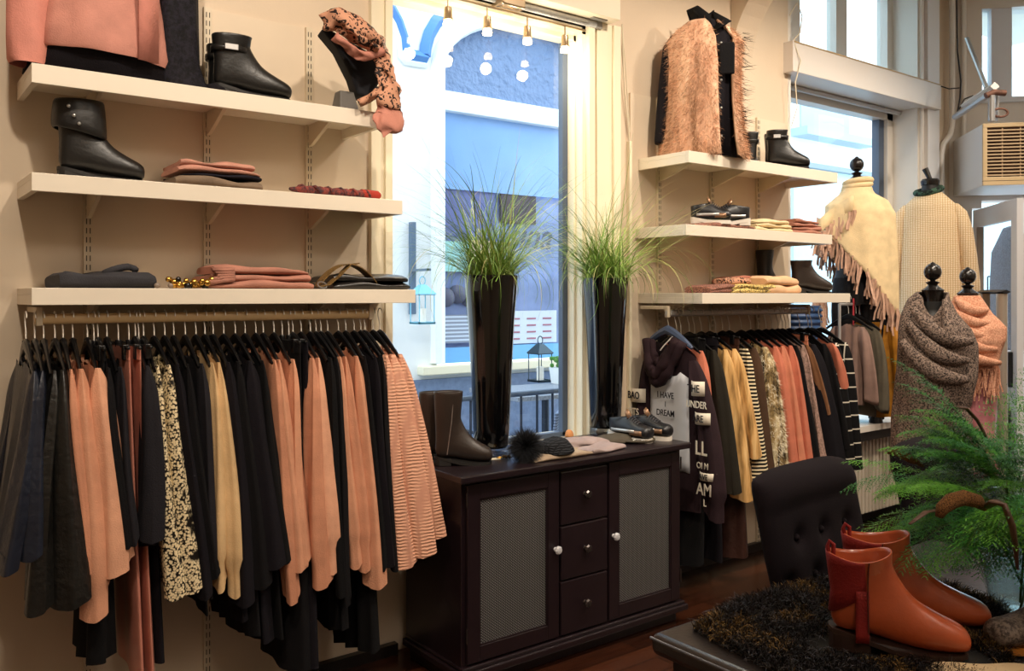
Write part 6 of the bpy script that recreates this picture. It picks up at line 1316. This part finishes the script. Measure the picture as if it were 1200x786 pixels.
# to the eye: direction towards camera from vase
for i in range(80):
    az = rnd.uniform(0, 2*PI); tocam = math.atan2(-VP.y, -VP.x); left_ = math.atan2(.87, -.55)
    if i % 3: az = left_+rnd.uniform(-1.1, 1.5)+.15
    frond((rnd.gauss(0, .03), rnd.gauss(0, .03), .24), az, math.radians(rnd.uniform(-12, 66)), rnd.uniform(.28, .52), rnd.uniform(.9, 2.0), rnd.uniform(.06, .10), i % 3)
me = bpy.data.meshes.new('fern'); me.from_pydata(FV, [], FF); o = bpy.data.objects.new('fern_fronds', me); C.objects.link(o); o.parent = pl_
for m_ in (plain('fern_green', '3c8a2a', .5, var=.3, vs=8), plain('fern_light', '6cb036', .5), plain('fern_dark', '256a2a', .5), plain('fern_stem', '49602a', .6)): me.materials.append(m_)
me.polygons.foreach_set('material_index', np.array(FM, dtype=np.int32))
def rel(px, py, t): return Pt(px, py, t)-Vector(pl_.location)
catm = patt('cattail_brown', 'tweed', ['3a2214', '9a6a3a'], 420, .9, .8)
def cat(path, rs, name='cattail'): MB().tube([rel(*p) for p in path], rs, 12).build(name, catm, pl_, angle=180)
cat([(1100, 606, 1.95), (1104, 596, 1.95), (1115, 587, 1.96), (1130, 583, 1.97), (1145, 587, 1.98), (1154, 596, 2.0)], [.008, .015, .018, .018, .016, .006])
for pts, w_ in (([(1153, 596, 2.0), (1166, 588, 1.95), (1177, 592, 1.93), (1186, 615, 1.92), (1190, 640, 1.92), (1192, 665, 1.95)], .018), ([(1118, 477, 2.4), (1132, 478, 2.4), (1145, 492, 2.4), (1156, 512, 2.38), (1160, 530, 2.35)], .011), ([(1066, 614, 2.0), (1085, 600, 2.05), (1105, 596, 2.15), (1130, 605, 2.2)], .007)):
    MB().tube([rel(*p) for p in pts], [w_*(.25+.9*math.sin(PI*(i+.6)/(len(pts)))) for i in range(len(pts))], 10, flat=.35).build('brown_leaf', plain('dry_leaf', '4e3323', .6, var=.3, vs=20), pl_, angle=180)
MB().tube([rel(1041, 530, 2.55), rel(1052, 530, 2.52), rel(1068, 538, 2.5), rel(1082, 546, 2.45)], [.006, .012, .012, .004], 10).build('cattail', catm, pl_, angle=180)
w = MB()
for i in range(14): w.tube([(rnd.gauss(0, .02), rnd.gauss(0, .02), .01), (rnd.gauss(0, .05), rnd.gauss(0, .05), .3)], .003, 6)
w.build('stems', plain('fern_stem', '49602a', .6), pl_)
# ---- items at the lower right of the table
fold_item('patterned_cloth', 'cream cloth with dark brown shapes at the lower right of the table', 'cloth', 1.72, 2.02, .70, .93, TZ+.012, .02, patt('cream_brown', 'leopard', ['c8ae88', '3a2a22', '6a4c3a'], 9, .8), 1, rz=-.7)
sp2 = Pz(1172, 765, TZ+.01); boot('snake_shoe', 'grey snake skin shoe with orange sole at the right picture edge', patt('snake_grey', 'tweed', ['4a3e38', '8c7c70'], 70, .4), (sp2.x+.27, sp2.y-.10), (sp2.x-.005, sp2.y+.02), TZ+.008, H=.09, heelh=.012, sole=plain('orange_sole', 'c0772c', .5), cat='shoe')
# ---- tufted chairs
mch = plain('chair_velvet', '140c11', .9, var=.15, vs=6, spec=.2, sheen=.06, bmp=.1, bs=200)
BT = [(-.155, .07), (0, .07), (.155, .07), (-.23, -.06), (-.078, -.06), (.078, -.06), (.23, -.06), (-.155, -.18), (0, -.18), (.155, -.18)]
def tufted_chair(label, x, y, rz):
    r = thing('tufted_chair', label, 'chair', (x, y, 0), rz)
    nx, nz = 40, 44; W2 = .295; Hb = .58; z0 = .44
    def pt(u, v, front):
        z = z0+Hb*v; lean = .10*v**1.5; wd = W2*(.86+.14*sm(v*1.6)); X = u*wd
        top = v > .86
        th = .05+.025*math.sin(PI*min(1, max(0, (v-.8)/.2))*.5)*(1 if front else 1)
        rnd_ = (1-abs(u)**6)**.5; e = max(0, 1-((v-.86)/.14)**2)**.5 if v > .86 else 1
        zz = z-.03*abs(u)**4*v
        d = 0
        if front:
            for bx, bz in BT:
                q = ((X-bx)**2+((v-.5)*Hb-bz)**2); d += .022*math.exp(-q/.0009)+.012*math.exp(-q/.006)
        yy = lean+(-th*rnd_*e+d if front else .035*rnd_*e+.01)
        return Vector((X, yy, zz))
    R = []
    for j in range(nz+1):
        v = j/nz; R.append([pt(-1+2*i/nx, v, True) for i in range(nx+1)]+[pt(1-2*i/nx, v, False) for i in range(1, nx)])
    MB().loft(R).build('backrest', mch, r, angle=180)
    for bx, bz in BT:
        v = bz/Hb+.5; p = pt(bx/(W2*(.86+.14*sm(v*1.6))), v, True); MB().sphere((p.x, p.y-.004, p.z), .013, 12, 8).build('button', mch, r)
    S = [[Vector((.25*f*math.copysign(abs(math.cos(a))**.4, math.cos(a)), -.24+.24*f*math.copysign(abs(math.sin(a))**.4, math.sin(a)), zz)) for a in [2*PI*i/40 for i in range(40)]] for zz, f in ((.36, .97), (.37, 1), (.44, 1), (.475, .96), (.49, .8), (.495, .3))]
    MB().loft(S).build('seat', mch, r, angle=180)
    for sx in (-.2, .2):
        for sy, k_ in ((-.42, 0), (.0, .06)): MB().tube([(sx, sy, .37), (sx*1.04, sy+k_, 0)], [.024, .015], 10).build('leg', mfin, r)
    return r
tufted_chair('dark aubergine tufted velvet chair behind the table, nearest to the sideboard', 2.62, 1.68, 0.06); tufted_chair('dark tufted chair partly hidden behind the fern bouquet', 3.52, 1.70, 0.04)
